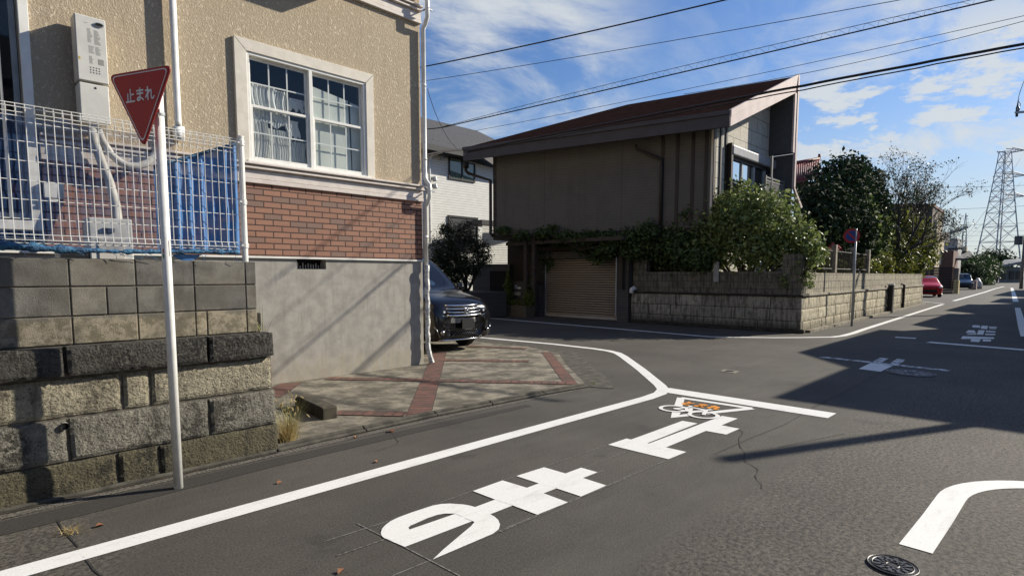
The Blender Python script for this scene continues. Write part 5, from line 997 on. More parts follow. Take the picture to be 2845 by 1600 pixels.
# black minivan, nose toward the street
vb = frame_xf((7.66, 8.82, 0), math.radians(90)); vx = lambda S_, L_, Z_: vb(S_, L_, Z_*1.12)
t0 = thing('parked_van', 'black minivan with a chrome grille parked beside the beige house', 'van', (7.66, 8.82, 0))
st = [(-.02, .30, .60, .66, .52, .55, .50), (.0, .24, .66, .78, .66, .70, .62), (.05, .22, .74, .86, .74, .77, .70), (.15, .20, .82, .93, .80, .81, .76), (.32, .19, .88, .98, .835, .835, .79), (.60, .19, .94, 1.04, .845, .845, .80), (.92, .20, 1.0, 1.10, .845, .845, .79), (1.10, .22, 1.03, 1.22, .845, .845, .765), (1.45, .22, 1.05, 1.50, .845, .845, .70), (1.80, .22, 1.06, 1.72, .845, .845, .655), (2.15, .22, 1.07, 1.80, .845, .845, .64), (3.2, .22, 1.08, 1.815, .845, .845, .64), (4.3, .24, 1.08, 1.77, .845, .84, .63), (4.6, .30, 1.05, 1.60, .81, .81, .62), (4.68, .4, .95, 1.2, .76, .76, .6)]
o = car_mesh(st, vx).build('body', BLACKCAR, t0, True); o.modifiers.new('sub', 'SUBSURF').levels = 1; o.modifiers['sub'].render_levels = 2
def patch(fn, nu, nv): return sheet(fn, nu, nv)
def ws(u, v):  # windscreen
    s_ = 1.055+.80*v; hw = (.735-.115*v)*(2*u-1); z = 1.145+.585*v-.045*(2*u-1)**2; return vx(s_-.03+.16*(2*u-1)**2-.012, hw, z+.035)
mb = patch(ws, 14, 8); mb.build('windscreen', mat('screen_glass', (.02, .035, .045), None, .04, spec=.9, coat=1.0), t0, True)
for sg in (-1, 1):
    mb = MB(); mb.add([vx(*q) for q in ((1.45, sg*.80, 1.12), (2.05, sg*.795, 1.12), (2.05, sg*.70, 1.64), (1.85, sg*.71, 1.62))], [(0, 1, 2, 3)]); mb.add([vx(*q) for q in ((2.15, sg*.80, 1.12), (3.2, sg*.80, 1.12), (3.2, sg*.70, 1.66), (2.15, sg*.70, 1.65))], [(0, 1, 2, 3)]); each(mb, 'side_window', CARGL, t0)
    mb = MB(); mb.tube([vx(1.34, sg*.83, 1.10), vx(1.34, sg*.93, 1.12)], .03, 8); mb.tube([vx(1.30, sg*.92, 1.12), vx(1.28, sg*1.0, 1.14), vx(1.29, sg*1.08, 1.14)], [.075, .10, .06], 10); mb.build('mirror', BLACKCAR, t0, True)
    # headlight: dark housing, two reflectors, chrome surround, clear cover
    hl = patch(lambda u, v: vx(-.012+.33*(u**2.1)+.05*v+.012, sg*(.46+.385*u-.02*v), .665+.085*u+.02*(1-u)+v*(.135+.02*u)), 12, 5); h0 = hl.build('headlight', mat('lamp_housing', (.10, .10, .105), (.05, .05, .052), .15, 20, metal=.8), t0, True)
    mb = MB()
    for u in (.16, .42, .68): 
        s0 = -.012+.33*(u**2.1)+.03; c = np.array(vx(s0-.004, sg*(.46+.385*u), .735+.05*u)); d_ = np.array(vx(-1, sg*.25*u, 0))-np.array(vx(0, 0, 0)); mb.disc(c, d_, .05, 18, 0, .01)
    each(mb, 'reflector', CHROME, h0); mb = MB()
    for u in (.16, .42, .68): 
        s0 = -.012+.33*(u**2.1)+.03; c = np.array(vx(s0-.018, sg*(.46+.385*u), .735+.05*u)); d_ = np.array(vx(-1, sg*.25*u, 0))-np.array(vx(0, 0, 0)); mb.disc(c, d_, .024, 14, 0, .012)
    each(mb, 'bulb_lens', mat('clear_lens', (.6, .62, .65), None, .08, spec=.9), h0)
    mb = MB(); mb.tube([vx(-.02+.33*(u**2.1)+.0, sg*(.46+.385*u), .655+.095*u) for u in (0, .2, .4, .6, .8, 1)], .010, 6); mb.build('lamp_trim', CHROME, h0)
    mb = MB(); mb.disc(vx(-.035, sg*.60, .38), np.array(vx(-1, sg*.2, 0))-np.array(vx(0, 0, 0)), .05, 16, 0, .02); mb.tube([vx(-.03, sg*.66, .30), vx(.0, sg*.70, .42), vx(.04, sg*.745, .5)], .012, 6); mb.build('fog_lamp', mat('fog_chrome', (.3, .3, .3), None, .2, metal=1), t0, True)
mb = MB(); gw = .46
for k, (z, hh, s_) in enumerate(((.845, .015, -.02), (.785, .016, -.045), (.725, .016, -.06), (.668, .022, -.075))):
    P = [vx(s_+.13*(abs(l)/gw)**2.4*.6, l, z+.012*(abs(l)/gw)**2) for l in np.linspace(-gw, gw, 13)]; mb.tube(P, [hh*.9]*13, 8)
each(mb, 'grille_bar', CHROME, t0, True)
mb = patch(lambda u, v: vx(-.022+.13*(abs(2*u-1))**2.4*.6, gw*(2*u-1), .655+.20*v), 14, 4); mb.build('grille', DARKPL, t0, True)
mb = MB(); em = lambda l, z: vx(-.078, l, .765+z)
for a_, c_ in (((-.042, .05), (-.020, -.045)), ((.042, .05), (.020, -.045)), ((-.026, .006), (.026, .006))): mb.tube([em(*a_), em(*c_)], .0085, 6)
mb.tube([em(*q) for q in ((-.055, .06), (.055, .06), (.06, .05), (.042, -.05), (.03, -.06), (-.03, -.06), (-.042, -.05), (-.06, .05), (-.055, .06))], .0065, 6); mb.build('front_emblem', CHROME, t0, True)
mb = patch(lambda u, v: vx(-.095+.16*(abs(2*u-1))**2.6, .50*(2*u-1), .545+.085*v-.0*u), 14, 4); mb.build('bumper_trim', CHROME, t0, True)
mb = MB(); mb.prism([vx(-.125, l, z) for l, z in ((-.165, .435), (.165, .435), (.165, .60), (-.165, .60))], np.array(vx(.01, 0, 0))-np.array(vx(0, 0, 0))); mb.build('number_plate', DARKPL, t0); mb = MB(); mb.tube([vx(-.12, -.10, .427), vx(-.12, .10, .427)], .006, 6); mb.build('plate_holder', CHROME, t0)
mb = MB()
for i in range(15):
    for k in range(3): l = -.42+.06*i+.03*(k % 2); mb.tube([vx(-.055+.1*(abs(l)/.5)**2.4, l-.016, .32+.035*k), vx(-.055+.1*(abs(l)/.5)**2.4, l+.016, .335+.035*k)], .005, 5)
mb.build('lower_mesh', mat('mesh_grey', (.10, .10, .10), None, .4, metal=.6), t0)
mb = MB(); mb.tube([vx(-.085+.16*(abs(l)/.62)**2.2, l, .245) for l in np.linspace(-.62, .62, 15)], .013, 8); mb.build('lip_trim', CHROME, t0, True)
mb = MB(); mb.tube([vx(1.03, -.55, 1.135), vx(1.05, -.1, 1.15), vx(1.12, .35, 1.18)], .010, 6); mb.tube([vx(1.06, .05, 1.14), vx(1.12, .5, 1.17)], .010, 6); each(mb, 'wiper', DARKPL, t0)
wheels(t0, vb, (.86, 3.7), .83, .325)
# far cars
def small_car(name, label, o, ang, paint, L=3.6, W=.74, H=1.5, hood=.85, screen=None):
    xf = frame_xf(o, ang); t0 = thing(name, label, 'car', (o[0], o[1], 0))
    st = [(0, .3, .6, .66, W*.75, W*.8, W*.7), (.06, .2, .7, .78, W*.93, W*.95, W*.85), (.3, .18, .82, .90, W*.98, W, W*.92), (hood, .18, .92, 1.0, W, W, W*.92), (hood+.25, .2, .95, 1.15, W, W, W*.86), (hood+.8, .2, .96, H-.03, W, W, W*.74), (hood+1.4, .2, .97, H, W, W, W*.73), (L-.5, .2, .97, H-.06, W, W, W*.72), (L-.1, .25, .9, H-.5, W*.95, W*.95, W*.75), (L, .35, .8, .9, W*.9, W*.9, W*.7)]
    o_ = car_mesh(st, xf).build('body', paint, t0, True); o_.modifiers.new('sub', 'SUBSURF').levels = 1
    sheet(lambda u, v: xf(hood+.16+.62*v+.1*(2*u-1)**2, (W*.84-W*.14*v)*(2*u-1), 1.06+(H-1.13)*v+.03), 8, 4).build('windscreen', screen or CARGL, t0, True)
    for sg in (-1, 1):
        mb = MB(); mb.add([xf(*q) for q in ((hood+.5, sg*(W*.97), 1.0), (L-.8, sg*W*.97, 1.0), (L-.95, sg*W*.82, H-.14), (hood+.95, sg*W*.82, H-.14))], [(0, 1, 2, 3)]); mb.build('side_window', CARGL, t0)
        mb = MB(); mb.tube([xf(.04, sg*W*.68, .68), xf(.12, sg*W*.86, .72), xf(.3, sg*W*.97, .76)], [.06, .07, .03], 8); mb.build('headlight', LAMPGL if False else SIGNW, t0, True)
    mb = MB(); mb.box((0, 0, 0), (0, 0, 0)); mb = MB(); mb.prism([xf(-.02, l, z) for l, z in ((-W*.55, .35), (W*.55, .35), (W*.5, .55), (-W*.5, .55))], np.array(xf(.03, 0, 0))-np.array(xf(0, 0, 0))); mb.build('grille', DARKPL, t0)
    wheels(t0, xf, (.65, L-.7), W*.98, .29); return t0
p = G(2584, 826); small_car('parked_car', 'small bright red car parked in the drive past the stone wall', (p[0], p[1], 0), math.radians(16), mat('red_car_paint', (.55, .012, .010), None, .3, coat=.3, spec=.3), 3.5, .74, 1.52, .8, mat('pale_screen', (.35, .38, .40), None, .1, spec=.9))
p = G(2678, 805); small_car('parked_car', 'dark blue-grey car half hidden beside the yellow pillar down the street', (p[0], p[1], 0), math.radians(10), mat('blue_grey_paint', (.03, .045, .06), None, .2, coat=1.0), 4.3, .85, 1.75, 1.0)
# ------------------------------------------------------------------ houses down the street (each placed at its own distance)
def hbox(mb, px0, py0, px1, py1, d, dep, ang=0.0, zmin=None):
    """upright block whose front shows between two photo corners at distance d; depth runs away along the street"""
    a, c = FD(px0, py1, d), FD(px1, py0, d); z0, z1 = (a[2] if zmin is None else zmin), c[2]
    u = np.array([c[0]-a[0], c[1]-a[1], 0]); w = np.array([math.cos(.04), math.sin(.04), 0])*dep
    mb.prism([(a[0], a[1], z0), (c[0], c[1], z0), (c[0]+w[0], c[1]+w[1], z0), (a[0]+w[0], a[1]+w[1], z0)], (0, 0, z1-z0)); return a, c, z0, z1, w
def gable_roof(mb, px0, py0, px1, pyr, d, dep, over=.4):
    a, c = FD(px0, py0, d), FD(px1, py0, d); zr = FD((px0+px1)/2, pyr, d)[2]; w = np.array([math.cos(.04), math.sin(.04), 0])*(dep+over); v0 = -w/np.linalg.norm(w)*over; mid = (a+c)/2; z = a[2]
    A, Cc, M_ = a+v0, c+v0, np.array([mid[0], mid[1], zr])+v0
    mb.prism([A, Cc, M_], w-v0*0)
CR = mat('cream_render', (.48, .40, .27), (.42, .35, .24), .85, 4); BR = mat('brown_render', (.16, .085, .062), (.13, .07, .05), .85, 4); GW = mat('grey_render', (.36, .355, .34), (.30, .295, .28), .85, 4); DKR = mat('dark_roof', (.055, .055, .06), (.04, .04, .043), .8, 6); OCH = mat('dull_brown_render', (.12, .095, .07), (.09, .07, .052), .85, 4)
t0 = thing('tiled_house', 'house with a dark red pantile roof behind the taupe house gable', 'house', FD(2240, 765, 42)); a, c = FD(2200, 478, 42), FD(2284, 462, 42)
rp = np.array([c[0], c[1], 0])-np.array([a[0], a[1], 0]); t = NT('red_pantile'); wv = t.math('FRACT', t.math('MULTIPLY', t.n('ShaderNodeSeparateXYZ').outputs[0], 1)); 
ridge0, ridge1 = FD(2190, 462, 44), FD(2276, 447, 44); ev0, ev1 = FD(2190, 508, 41), FD(2268, 492, 41)
mb = MB(); mb.prism([ev0, ev1, ridge1, ridge0], (0, 0, -.15)); PT = mat('red_pantile', (.20, .055, .05), (.13, .04, .038), .6, 3); rf = mb.build('roof', PT, t0)
mb = MB()
for k in range(15):
    u = k/14; mb.tube([ev0+(ev1-ev0)*u+(0, 0, .06), ridge0+(ridge1-ridge0)*u+(0, 0, .06)], .075, 6)
mb.tube([ridge0+(0, 0, .12), ridge1+(0, 0, .12)], .16, 8); mb.tube([ridge1+(0, 0, .1), ridge1+(0, 0, .5)], .1, 6); mb.build('roof_tiles', PT, rf, True)
mb = MB(); mb.prism([ev1+(0, 0, -.2), ridge1+(0, 0, -.1), ridge1+RT*1.0+FW*2+(0, 0, -1.6), ev1+RT*.3+(0, 0, -.6)], FW*.2); mb.build('gable_board', CR, t0)
mb = MB(); hbox(mb, 2200, 505, 2262, 700, 42, 5, zmin=0); mb.build('wall', OCH, t0)
t0 = thing('brown_building', 'flat-topped dull brown building behind the bare tree', 'building', FD(2510, 765, 62)); mb = MB(); hbox(mb, 2430, 572, 2592, 640, 62, 10, zmin=0); mb.build('wall', OCH, t0); mb = MB(); hbox(mb, 2425, 566, 2595, 573, 61.8, 10.3); mb.build('parapet', BR, t0)
mb = MB(); hbox(mb, 2590, 610, 2604, 645, 63, 4, zmin=0); mb.build('stair_block', CR, t0)
t0 = thing('cream_house', 'cream box-shaped house front above the red car', 'house', FD(2590, 790, 66)); mb = MB(); hbox(mb, 2570, 654, 2608, 694, 66, 6); mb.build('upper_storey', CR, t0); mb = MB(); hbox(mb, 2572, 696, 2650, 742, 70, 6, zmin=0); mb.build('lower_storey', BR, t0)
mb = MB(); a = FD(2575, 700, 65); mb.tube([FD(2570, 703, 64), FD(2606, 690, 64)], .06, 6); mb.tube([FD(2612, 690, 64), FD(2612, 735, 64)], .07, 6); mb.tube([FD(2586, 700, 64), FD(2586, 740, 64)], .06, 6); each(mb, 'canopy', STEEL, t0)
t0 = thing('dark_roof_house', 'house with stepped dark grey roofs and pale walls left of the pylon', 'house', FD(2660, 775, 78)); mb = MB(); hbox(mb, 2614, 662, 2662, 690, 82, 6, zmin=0); hbox(mb, 2630, 720, 2658, 745, 74, 6, zmin=0); mb.build('wall', GW, t0)
mb = MB(); a = [FD(2604, 674, 78), FD(2640, 674, 78), FD(2638, 645, 82), FD(2616, 645, 82)]; mb.prism(a, (0, 0, -.2)); a = [FD(2612, 716, 72), FD(2680, 718, 72), FD(2656, 700, 76), FD(2618, 694, 76)]; mb.prism(a, (0, 0, -.25)); a = [FD(2634, 690, 82), FD(2674, 688, 82), FD(2662, 668, 86), FD(2640, 668, 86)]; mb.prism(a, (0, 0, -.25)); mb.build('roof', DKR, t0)
t0 = thing('hip_roof_house', 'low grey hip-roofed house just left of the pylon foot', 'house', FD(2690, 770, 100)); mb = MB(); hbox(mb, 2664, 716, 2708, 745, 100, 8, zmin=0); mb.build('wall', GW, t0); mb = MB(); mb.prism([FD(2658, 716, 98), FD(2712, 718, 98), FD(2694, 697, 103), FD(2676, 697, 103)], (0, 0, -.3)); mb.build('roof', DKR, t0)
mb = MB(); hbox(mb, 2672, 686, 2686, 698, 101, 2); mb.build('dormer', CR, t0)
t0 = thing('slatted_fence', 'tall dark brown slatted fence block behind the red car', 'fence', FD(2618, 800, 50)); mb = MB()
a, c = FD(2575, 826, 50), FD(2650, 742, 50); h = c[2]/17
for k in range(17): a_ = FD(2578, 800, 50); b_ = FD(2648, 800, 49); mb.prism([(a_[0], a_[1], k*h), (b_[0], b_[1], k*h), (b_[0]+.1, b_[1]+.05, k*h), (a_[0]+.1, a_[1]+.05, k*h)], (0, 0, h*.86))
mb.build('slats', mat('slat_brown', (.05, .035, .026), (.035, .025, .02), .8, 5), t0); mb = MB(); hbox(mb, 2648, 745, 2664, 778, 49, .9, zmin=1.1); mb.build('return_panel', mat('slat_grey', (.14, .125, .105), None, .8), t0)
t0 = thing('yellow_pillar', 'pale yellow tiled gate pillar at the end of the brown fence', 'pillar', FD(2656, 818, 48.5)); mb = MB(); hbox(mb, 2647, 779, 2664, 822, 48.4, .9, zmin=0); mb.build('pillar', brickmat('yellow_tile', 'y', (.52, .42, .20), (.47, .38, .18), (.25, .2, .1), .5, .2, .02), t0)
mb = MB(); hbox(mb, 2697, 779, 2714, 806, 62, .9, zmin=0); tag(mb.build('pink_pillar', mat('pink_render', (.40, .30, .27), (.34, .25, .23), .85, 4), bevel=.02), 'small pinkish gate pillar between the dark car and the white shape down the street', 'pillar')
mb = MB(); a = FD(2715, 804, 66); mb.tube([(a[0], a[1], 0), (a[0], a[1], .7), (a[0]+.1, a[1], 1.25)], [.45, .42, .1], 10); tag(mb.build('covered_scooter', mat('white_cover', (.62, .62, .62), (.5, .5, .5), .5, 3), smooth=True), 'white covered scooter-like shape beside the pink pillar', 'scooter')
mb = MB(); a = FD(2720, 804, 64); mb.tube([(a[0]-.3, a[1], .35), (a[0]+.9, a[1]-.1, .35)], .35, 12); 
mb = MB(); p0, p1 = FD(2565, 838, 45), FD(2650, 828, 47); tag_o = None
# street-end and right-hand buildings
t0 = thing('street_end_house', 'pale grey house with a flat canopy closing the far end of the street', 'house', FD(2800, 785, 120)); mb = MB(); hbox(mb, 2775, 742, 2836, 785, 120, 8, zmin=0); mb.build('wall', mat('dim_grey_render', (.17, .18, .175), (.13, .14, .135), .85, 3), t0); mb = MB(); mb.prism([FD(2776, 738, 118), FD(2840, 726, 118), FD(2845, 718, 124), FD(2790, 722, 124)], (0, 0, -.5)); mb.build('roof', mat('far_roof', (.20, .21, .215), None, .8), t0)
mb = MB()
for x in (2783, 2806, 2826): hbox(mb, x, 752, x+12, 776, 119.7, .2)
each(mb, 'window', DARKPL, t0)
for i, (pts_, lab, m_, n, sz) in enumerate((([(2720, 735, 96, 2.2), (2745, 745, 98, 2.0), (2705, 752, 92, 1.7), (2760, 752, 100, 1.5), (2735, 765, 95, 1.6)], 'green street tree in front of the pylon foot', LF_VINE, 4500, .20), ([(2688, 755, 86, 1.5), (2700, 768, 84, 1.4), (2676, 752, 88, 1.2), (2712, 760, 86, 1.3)], 'dark hedge-like tree behind the blue-grey car', LF_DARK, 3000, .2), ([(2770, 730, 130, 3.0), (2790, 735, 130, 2.5), (2750, 728, 132, 2.5)], 'far dark tree at the end of the street under the pylon', LF_DARK, 2500, .3), ([(2732, 788, 90, .9), (2745, 792, 92, .8)], 'low roadside bush under the street tree', LF_VINE, 900, .15))):
    L = [(tuple(FD(x, y, d)), r) for x, y, d, r in pts_]; b0 = FD(pts_[0][0], 780, pts_[0][2]); tree('street_tree', lab, (b0[0], b0[1], 0), L, n, sz, m_, 'trees at the end of the street', .15, 60+i, 'tree', .4)

# ------------------------------------------------------------------ lattice pylon and substation masts
PYM = mat('hazed_pylon_steel', (.40, .43, .47), (.33, .36, .40), .6, 3)  # distance haze put into the pale steel colour
D = 190.0; bc = FD(2768, 765, D); bc = np.array([bc[0], bc[1], 0]); top = FD(2789, 428, D); H = top[2]; pu, pv = RT, FW
t0 = thing('power_pylon', 'tall grey lattice power pylon at the end of the street', 'pylon', bc)
levels = [0, .16, .30, .42, .53, .62, .70, .77, .84, .92, 1.0]
def halfw(u): return 3.5*(1-u)**1.1+1.1
def corner(u, sx, sy): 
    c = bc+np.array([0, 0, H*u]); return c+pu*sx*halfw(u)+pv*sy*halfw(u)
mb = MB()
for sx in (-1, 1):
    for sy in (-1, 1): mb.tube([corner(u, sx, sy) for u in levels], [.22-.11*u for u in levels], 4)
mb.build('legs', PYM, t0); mb = MB()
for a, c in zip(levels, levels[1:]):
    for (s1_, s2_) in (((-1, -1), (1, -1)), ((1, -1), (1, 1)), ((1, 1), (-1, 1)), ((-1, 1), (-1, -1))):
        mb.tube([corner(a, *s1_), corner(c, *s2_)], .09, 4, 0, False); mb.tube([corner(a, *s2_), corner(c, *s1_)], .09, 4, 0, False); mb.tube([corner(c, *s1_), corner(c, *s2_)], .09, 4, 0, False)
mb.build('bracing', PYM, t0)
armtips = []
for u in (.64, .80, .99):
    mb = MB()
    for sgn, ln in ((1, 7.0),):
        z = H*u; c = bc+np.array([0, 0, z]); tip = c+pu*sgn*ln*(.9 if u < .9 else .75)-pv*1.5+np.array([0, 0, .6]); armtips.append(tip)
        for sy in (-1, 1):
            for dz in (0, 1.6): b0 = c+pu*sgn*halfw(u)+pv*sy*halfw(u)+np.array([0, 0, dz]); mb.tube([b0, tip], .13, 4)
        for k in (1, 2, 3):
            f = k/4; q = lambda sy, dz: (c+pu*sgn*halfw(u)+pv*sy*halfw(u)+np.array([0, 0, dz]))*(1-f)+tip*f; mb.tube([q(-1, 0), q(1, 0), q(1, 1.6), q(-1, 1.6), q(-1, 0)], .07, 4); mb.tube([q(-1, 0), q(1, 1.6)], .07, 4)
        for sy in (-1, 1): mb.tube([c+pu*-halfw(u)+pv*sy*halfw(u), c-pu*(halfw(u)+1.6)+np.array([0, 0, .5])], .1, 4)
    mb.build('cross_arm', PYM, t0)
for i, (x, yt, lab) in enumerate(((2639, 606, 'left thin substation lattice mast beside the pylon'), (2672, 594, 'right thin substation lattice mast beside the pylon'))):
    b0 = FD(x, 765, 150); b0 = np.array([b0[0], b0[1], 0]); tp = FD(x+1.5, yt, 150); mb = MB(); zt_ = tp[2]
    for sx in (-1, 1):
        for sy in (-1, 1): mb.tube([b0+RT*sx*.7+FW*sy*.7, (b0[0]+RT[0]*sx*.45, b0[1]+RT[1]*sx*.45, zt_*.72), (b0[0], b0[1], zt_)], .09, 4)
    for k in range(9):
        z = zt_*.08*k; mb.tube([b0+RT*.7+(0, 0, z), b0-RT*.6+(0, 0, z+zt_*.08)], .06, 4)
    tag(mb.build('substation_mast', PYM), lab, 'mast', 'substation masts')
mb = MB(); mb.tube([FD(2615, 652, 150), FD(2640, 648, 150), FD(2660, 641, 150), FD(2672, 637, 150), FD(2690, 630, 149)], .35, 6); tag(mb.build('substation_beam', PYM), 'dark drooping busbar beam between the substation masts', 'beam')

# ------------------------------------------------------------------ utility poles and overhead wires
PCON = mat('pole_concrete', (.20, .19, .175), (.15, .145, .13), .85, 6)
def upole(label, b0, h, r=.15, arms=()):
    t0 = thing('utility_pole', label, 'utility pole', (b0[0], b0[1], 0), 'utility poles'); mb = MB(); mb.tube([(b0[0], b0[1], 0), (b0[0], b0[1], h)], [r, r*.7], 14); mb.build('pole', PCON, t0, True)
    for z, ux, ln in arms:
        ux = np.array(ux, float); mb = MB(); c = np.array([b0[0], b0[1], z]); mb.obox(c, ux, np.cross([0, 0, 1], ux), (0, 0, 1), ln, .04, .04); ca = mb.build('cross_arm', STEEL, t0)
        mb = MB()
        for k in (-1, -.5, .5, 1): mb.tube([c+ux*ln*.92*k+(0, 0, .04), c+ux*ln*.92*k+(0, 0, .10), c+ux*ln*.92*k+(0, 0, .16), c+ux*ln*.92*k+(0, 0, .24)], [.03, .055, .05, .02], 8)
        each(mb, 'insulator', SIGNW if False else mat('insulator_grey', (.25, .25, .25), None, .3), ca, True)
    return t0
PRB = np.array([14.6, -2.5, 0]); PLB = np.array([8.2, 20.0, 0])
upole('concrete utility pole on the right side of the side street', PRB, 6.3, .13)
q = FD(2850, 317, 24.5); bx = FD(2880, 765, 24.5); upole('utility pole at the right edge whose cross-arm pokes into the sky', (bx[0], bx[1], 0), q[2]+.9, .16, ((q[2]-.02, RT*.995+np.array([0, 0, .06]), 1.42),))
mb = MB(); c = FD(2826, 308, 24.5); mb.tube([c+(0, 0, -.25), c+(0, 0, .1), c+(0, 0, .22), c+RT*.02+(0, 0, .5), FD(2832, 262, 24.5), FD(2841, 236, 24.5), FD(2850, 215, 24.5)], [.05, .06, .03, .012, .012, .012, .012], 6); mb.tube([FD(2828, 280, 24.5), FD(2836, 290, 24.5), FD(2832, 300, 24.5)], .012, 5); tag(mb.build('drop_wire', CABLE), 'dark insulator lead looping up from the cross-arm at the right edge', 'wire')
b0 = FD(2838, 780, 66); upole('dark utility pole with a transformer far down the right side of the street', (b0[0], b0[1], 0), FD(2838, 655, 66)[2], .17)
mb = MB(); c = FD(2830, 668, 66); mb.tube([c+(0, 0, -.5), c+(0, 0, .5)], .38, 12); tag(mb.build('transformer', mat('transformer_grey', (.10, .105, .11), None, .6)), 'grey drum transformer hung on the far right utility pole', 'transformer')
WD = PLB-PRB; WN = np.array([WD[1], -WD[0], 0]); WN /= np.linalg.norm(WN)
def wp(x, y, off=0.0): return PL(x, y, PRB+WN*off, WN)
def wire(name, label, pts, r, n=24, group='overhead wires', jitter=0.0, extend=(0, 0)):
    """smooth curve through given points of the wire"""
    P = [np.array(p, float) for p in pts]; P = [P[0]+(P[0]-P[1])*extend[0]]+P+[P[-1]+(P[-1]-P[-2])*extend[1]] if any(extend) else P
    mb = MB(); s = np.cumsum([0]+[np.linalg.norm(c-a) for a, c in zip(P, P[1:])]); k = min(3, len(P)-1); u = np.linspace(0, s[-1], n); co_ = [np.polyfit(s, [p[i] for p in P], min(2, len(P)-1)) for i in range(3)]
    Q_ = [np.array([np.polyval(co_[i], v) for i in range(3)]) for v in u]
    if jitter: Q_ = [q+np.array([0, 0, jitter*noise.noise(Vector((float(v)*1.7, 2, 3)))]) for q, v in zip(Q_, u)]
    mb.tube(Q_, r, 6); tag(mb.build(name, CABLE, None, True), label, 'wire', group); return Q_
wire('overhead_wire', 'thick topmost black cable running from the beige house corner to the sky top', [wp(1188, 183), wp(1600, 98), wp(2012, 0)], .017, extend=(.35, .6))
wire('overhead_wire', 'thin wire just below the thick topmost cable', [wp(1188, 223, -.4), wp(1850, 118, -.4), wp(2500, 0, -.4)], .007, extend=(.35, .3))
LW = wire('overhead_wire', 'black cable carrying the spiral hanger through the middle of the sky', [wp(1228, 356, .2), wp(1600, 262, .2), wp(2010, 183, .2), wp(2400, 84, .2), wp(2745, 3, .2)], .014, 40, extend=(0, .4))
LW2 = wire('overhead_wire', 'thin messenger wire above the spiral hanger', [wp(1228, 354, .2), wp(1600, 252, .2), wp(2010, 166, .2), wp(2400, 62, .2), wp(2735, -8, .2)], .006, 40, extend=(0, .4))
mb = MB(); pts = []; nsp = 52
cs = lambda L_, u: L_[min(len(L_)-2, int(u*(len(L_)-1)))]*(1-(u*(len(L_)-1)-min(len(L_)-2, int(u*(len(L_)-1)))))+L_[min(len(L_)-2, int(u*(len(L_)-1)))+1]*(u*(len(L_)-1)-min(len(L_)-2, int(u*(len(L_)-1))))
for k in range(nsp*6+1):
    u = k/(nsp*6); f = .5-.5*math.cos(2*math.pi*k/6); a, c = cs(LW, u*.999), cs(LW2, u*.999); pts.append(a*(1-f)+c*f+WN*.03*math.sin(2*math.pi*k/6))
mb.tube(pts, .0026, 4); tag(mb.build('spiral_hanger', CABLE), 'spiral wire hanger looped between the cable and its messenger', 'wire hanger')
wire('overhead_wire', 'faint thin wire passing just above the brown shingle roof', [wp(1350, 358, -.8), wp(2100, 208, -.8), wp(2845, 44, -.8)], .005, extend=(.05, .2))
wire('overhead_wire', 'second faint thin wire close under the other, right part of the sky', [wp(1900, 262, -1.2), wp(2400, 170, -1.2), wp(2845, 58, -1.2)], .005, extend=(0, .2))
wire('overhead_wire', 'thick bundled black cable crossing the gable toward the right edge', [wp(1300, 420, .7), wp(1800, 325, .7), wp(2205, 238, .7), wp(2560, 178, .7), wp(2850, 122, .7)], .027, 40, jitter=.012, extend=(0, .4))
wire('overhead_wire', 'thinner cable slung just below the thick bundled cable', [wp(1300, 424, .7), wp(1800, 333, .7), wp(2205, 250, .7), wp(2560, 191, .7), wp(2850, 132, .7)], .013, 40, jitter=.02, extend=(0, .4))
wire('overhead_wire', 'slack drop wire falling from the beige house corner toward the white house', [PY(1188, 248, 12), PY(1215, 330, 13), PY(1262, 405, 14.5), PY(1292, 430, 15.5)], .008)
wire('overhead_wire', 'tangled leads where the spiral hanger ends near the beige house', [wp(1188, 358, .2), wp(1208, 360, .2), wp(1228, 355, .2), wp(1245, 347, .2)], .014, jitter=.06)
mb = MB(); mb.tube([PY(1186, 430, 17), PY(1235, 420, 17), PY(1285, 416, 17)], .035, 6); mb.tube([PY(1188, 437, 17), PY(1230, 424, 17)], .02, 6); tag(mb.build('wire_bracket', DBROWN), 'dark horizontal bracket arm carrying leads below the white house eave', 'bracket')
for i, (y0_, y1_, d0, d1) in enumerate(((521, 514, 70, 60), (583, 571, 75, 62), (626, 619, 80, 66), (643, 640, 90, 74), (655, 652, 95, 78), (670, 668, 100, 80), (682, 684, 100, 84), (697, 700, 105, 90))):
    wire('overhead_wire', ('highest thin wire crossing the street in front of the pylon', 'second wire from the top crossing in front of the pylon', 'third wire down crossing in front of the pylon', 'fourth wire down crossing in front of the pylon', 'fifth wire down crossing in front of the pylon', 'sixth wire down crossing in front of the pylon', 'second lowest wire crossing in front of the pylon', 'lowest wire crossing the street in front of the pylon')[i], [FD(2440 if i < 1 else 2605, y0_, d0), FD(2725, (y0_+y1_)/2+1.5, (d0+d1)/2), FD(2870, y1_, d1)], .016 if i < 3 else .013, 12)
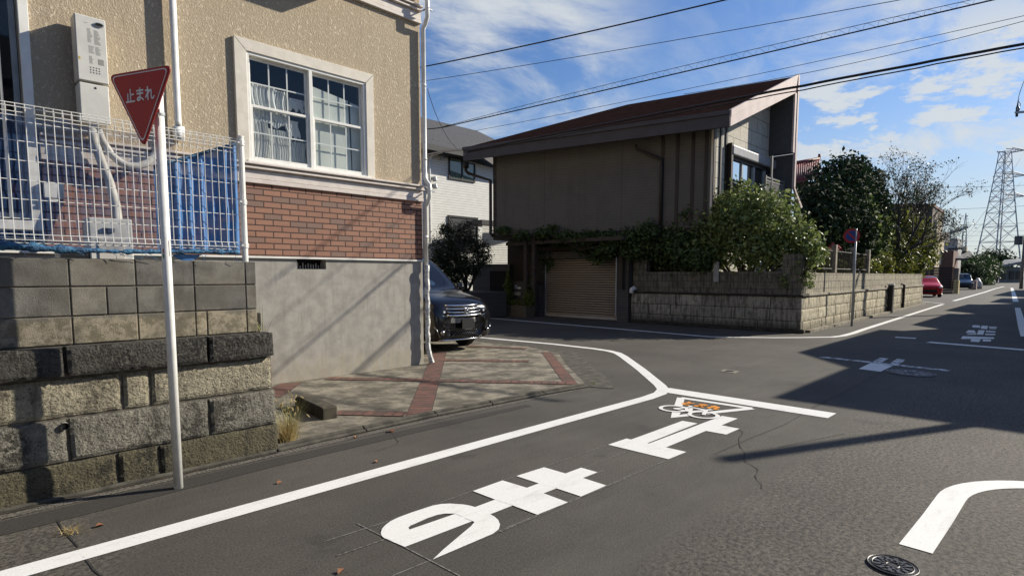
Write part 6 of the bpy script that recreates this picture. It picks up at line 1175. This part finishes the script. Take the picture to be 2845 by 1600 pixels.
for i, tp in enumerate(armtips):
    for k, (x, y) in enumerate(((2646, 690), (2870, 540+60*i))):
        wire('power_line', ('line sagging left from the lowest pylon arm', 'line leaving the lowest pylon arm to the right', 'line sagging left from the middle pylon arm', 'line leaving the middle pylon arm to the right', 'line sagging left from the top pylon arm', 'line leaving the top pylon arm to the right')[2*i+k], [tp, (tp+FD(x, y+8*i, 150))/2-np.array([0, 0, 1.2]), FD(x, y+8*i, 150)], .045, 10, 'pylon power lines')

# ------------------------------------------------------------------ houses outside the picture: right-hand ones shade the road, others added to block sky light
HW = mat('right_house_wall', (.40, .37, .32), (.34, .31, .27), .85, 4)
def shade_house(label, x0, x1, y0, depth, ze_, zr_, roof='x'):
    t0 = thing('street_house', label, 'house', (x0, y0, 0), 'houses along the right side of the street'); mb = MB(); mb.box((x0+.3, y0-.4, 0), (x1-.3, y0-depth, ze_-.1)); mb.build('wall', HW, t0); mb = MB()
    ym = y0-depth/2
    if roof == 'x': mb.prism([(x0, y0, ze_), (x0, y0-depth-.4, ze_), (x0, ym, zr_)], (x1-x0, 0, 0))
    else: mb.box((x0, y0, ze_-.1), (x1, y0-depth-.4, ze_+.1))
    mb.build('roof', DKR, t0); mb = MB(); mb.box((x0+1.2, y0-.42, 1.0), (x0+2.8, y0-.38, 2.2)); mb.build('window', DARKPL, t0)
shade_house('two-storey house at the near right corner of the far street', 16.3, 20.6, -1.35, 8, 5.5, 5.6, 'flat')
shade_house('gabled house on the right side of the far street, second from the corner', 21.6, 28.5, -.3, 7, 5.9, 7.6)
shade_house('gabled house on the right side of the far street, third from the corner', 30.5, 38, -.4, 7, 5.6, 7.4)
shade_house('gabled house on the right side of the far street, fourth from the corner', 40, 48, .2, 7, 5.4, 7.2)
shade_house('gabled house on the right side of the far street, fifth from the corner', 52, 60, -.5, 8, 5.6, 7.4)
shade_house('gabled house on the right side of the far street, farthest from the corner', 66, 90, .5, 8, 5.6, 7.4)
shade_house('unseen house added behind the viewpoint to cut sky light, right side of the near street', -13, 2.4, -2.2, 8, 6.2, 8.4)  # unseen, added to block ambient sky light
shade_house('two-storey house across the side street on the far right corner', 6.6, 13.6, -16, 8, 6.2, 8.4)
t0 = thing('street_house', 'unseen house block added behind the viewpoint to cut sky light, closing the near street', 'house', (-16, 2, 0), 'houses along the right side of the street'); mb = MB(); mb.box((-30, -3, 0), (-15, 12, 7)); mb.build('wall', HW, t0)  # unseen block, added to darken the ambient light
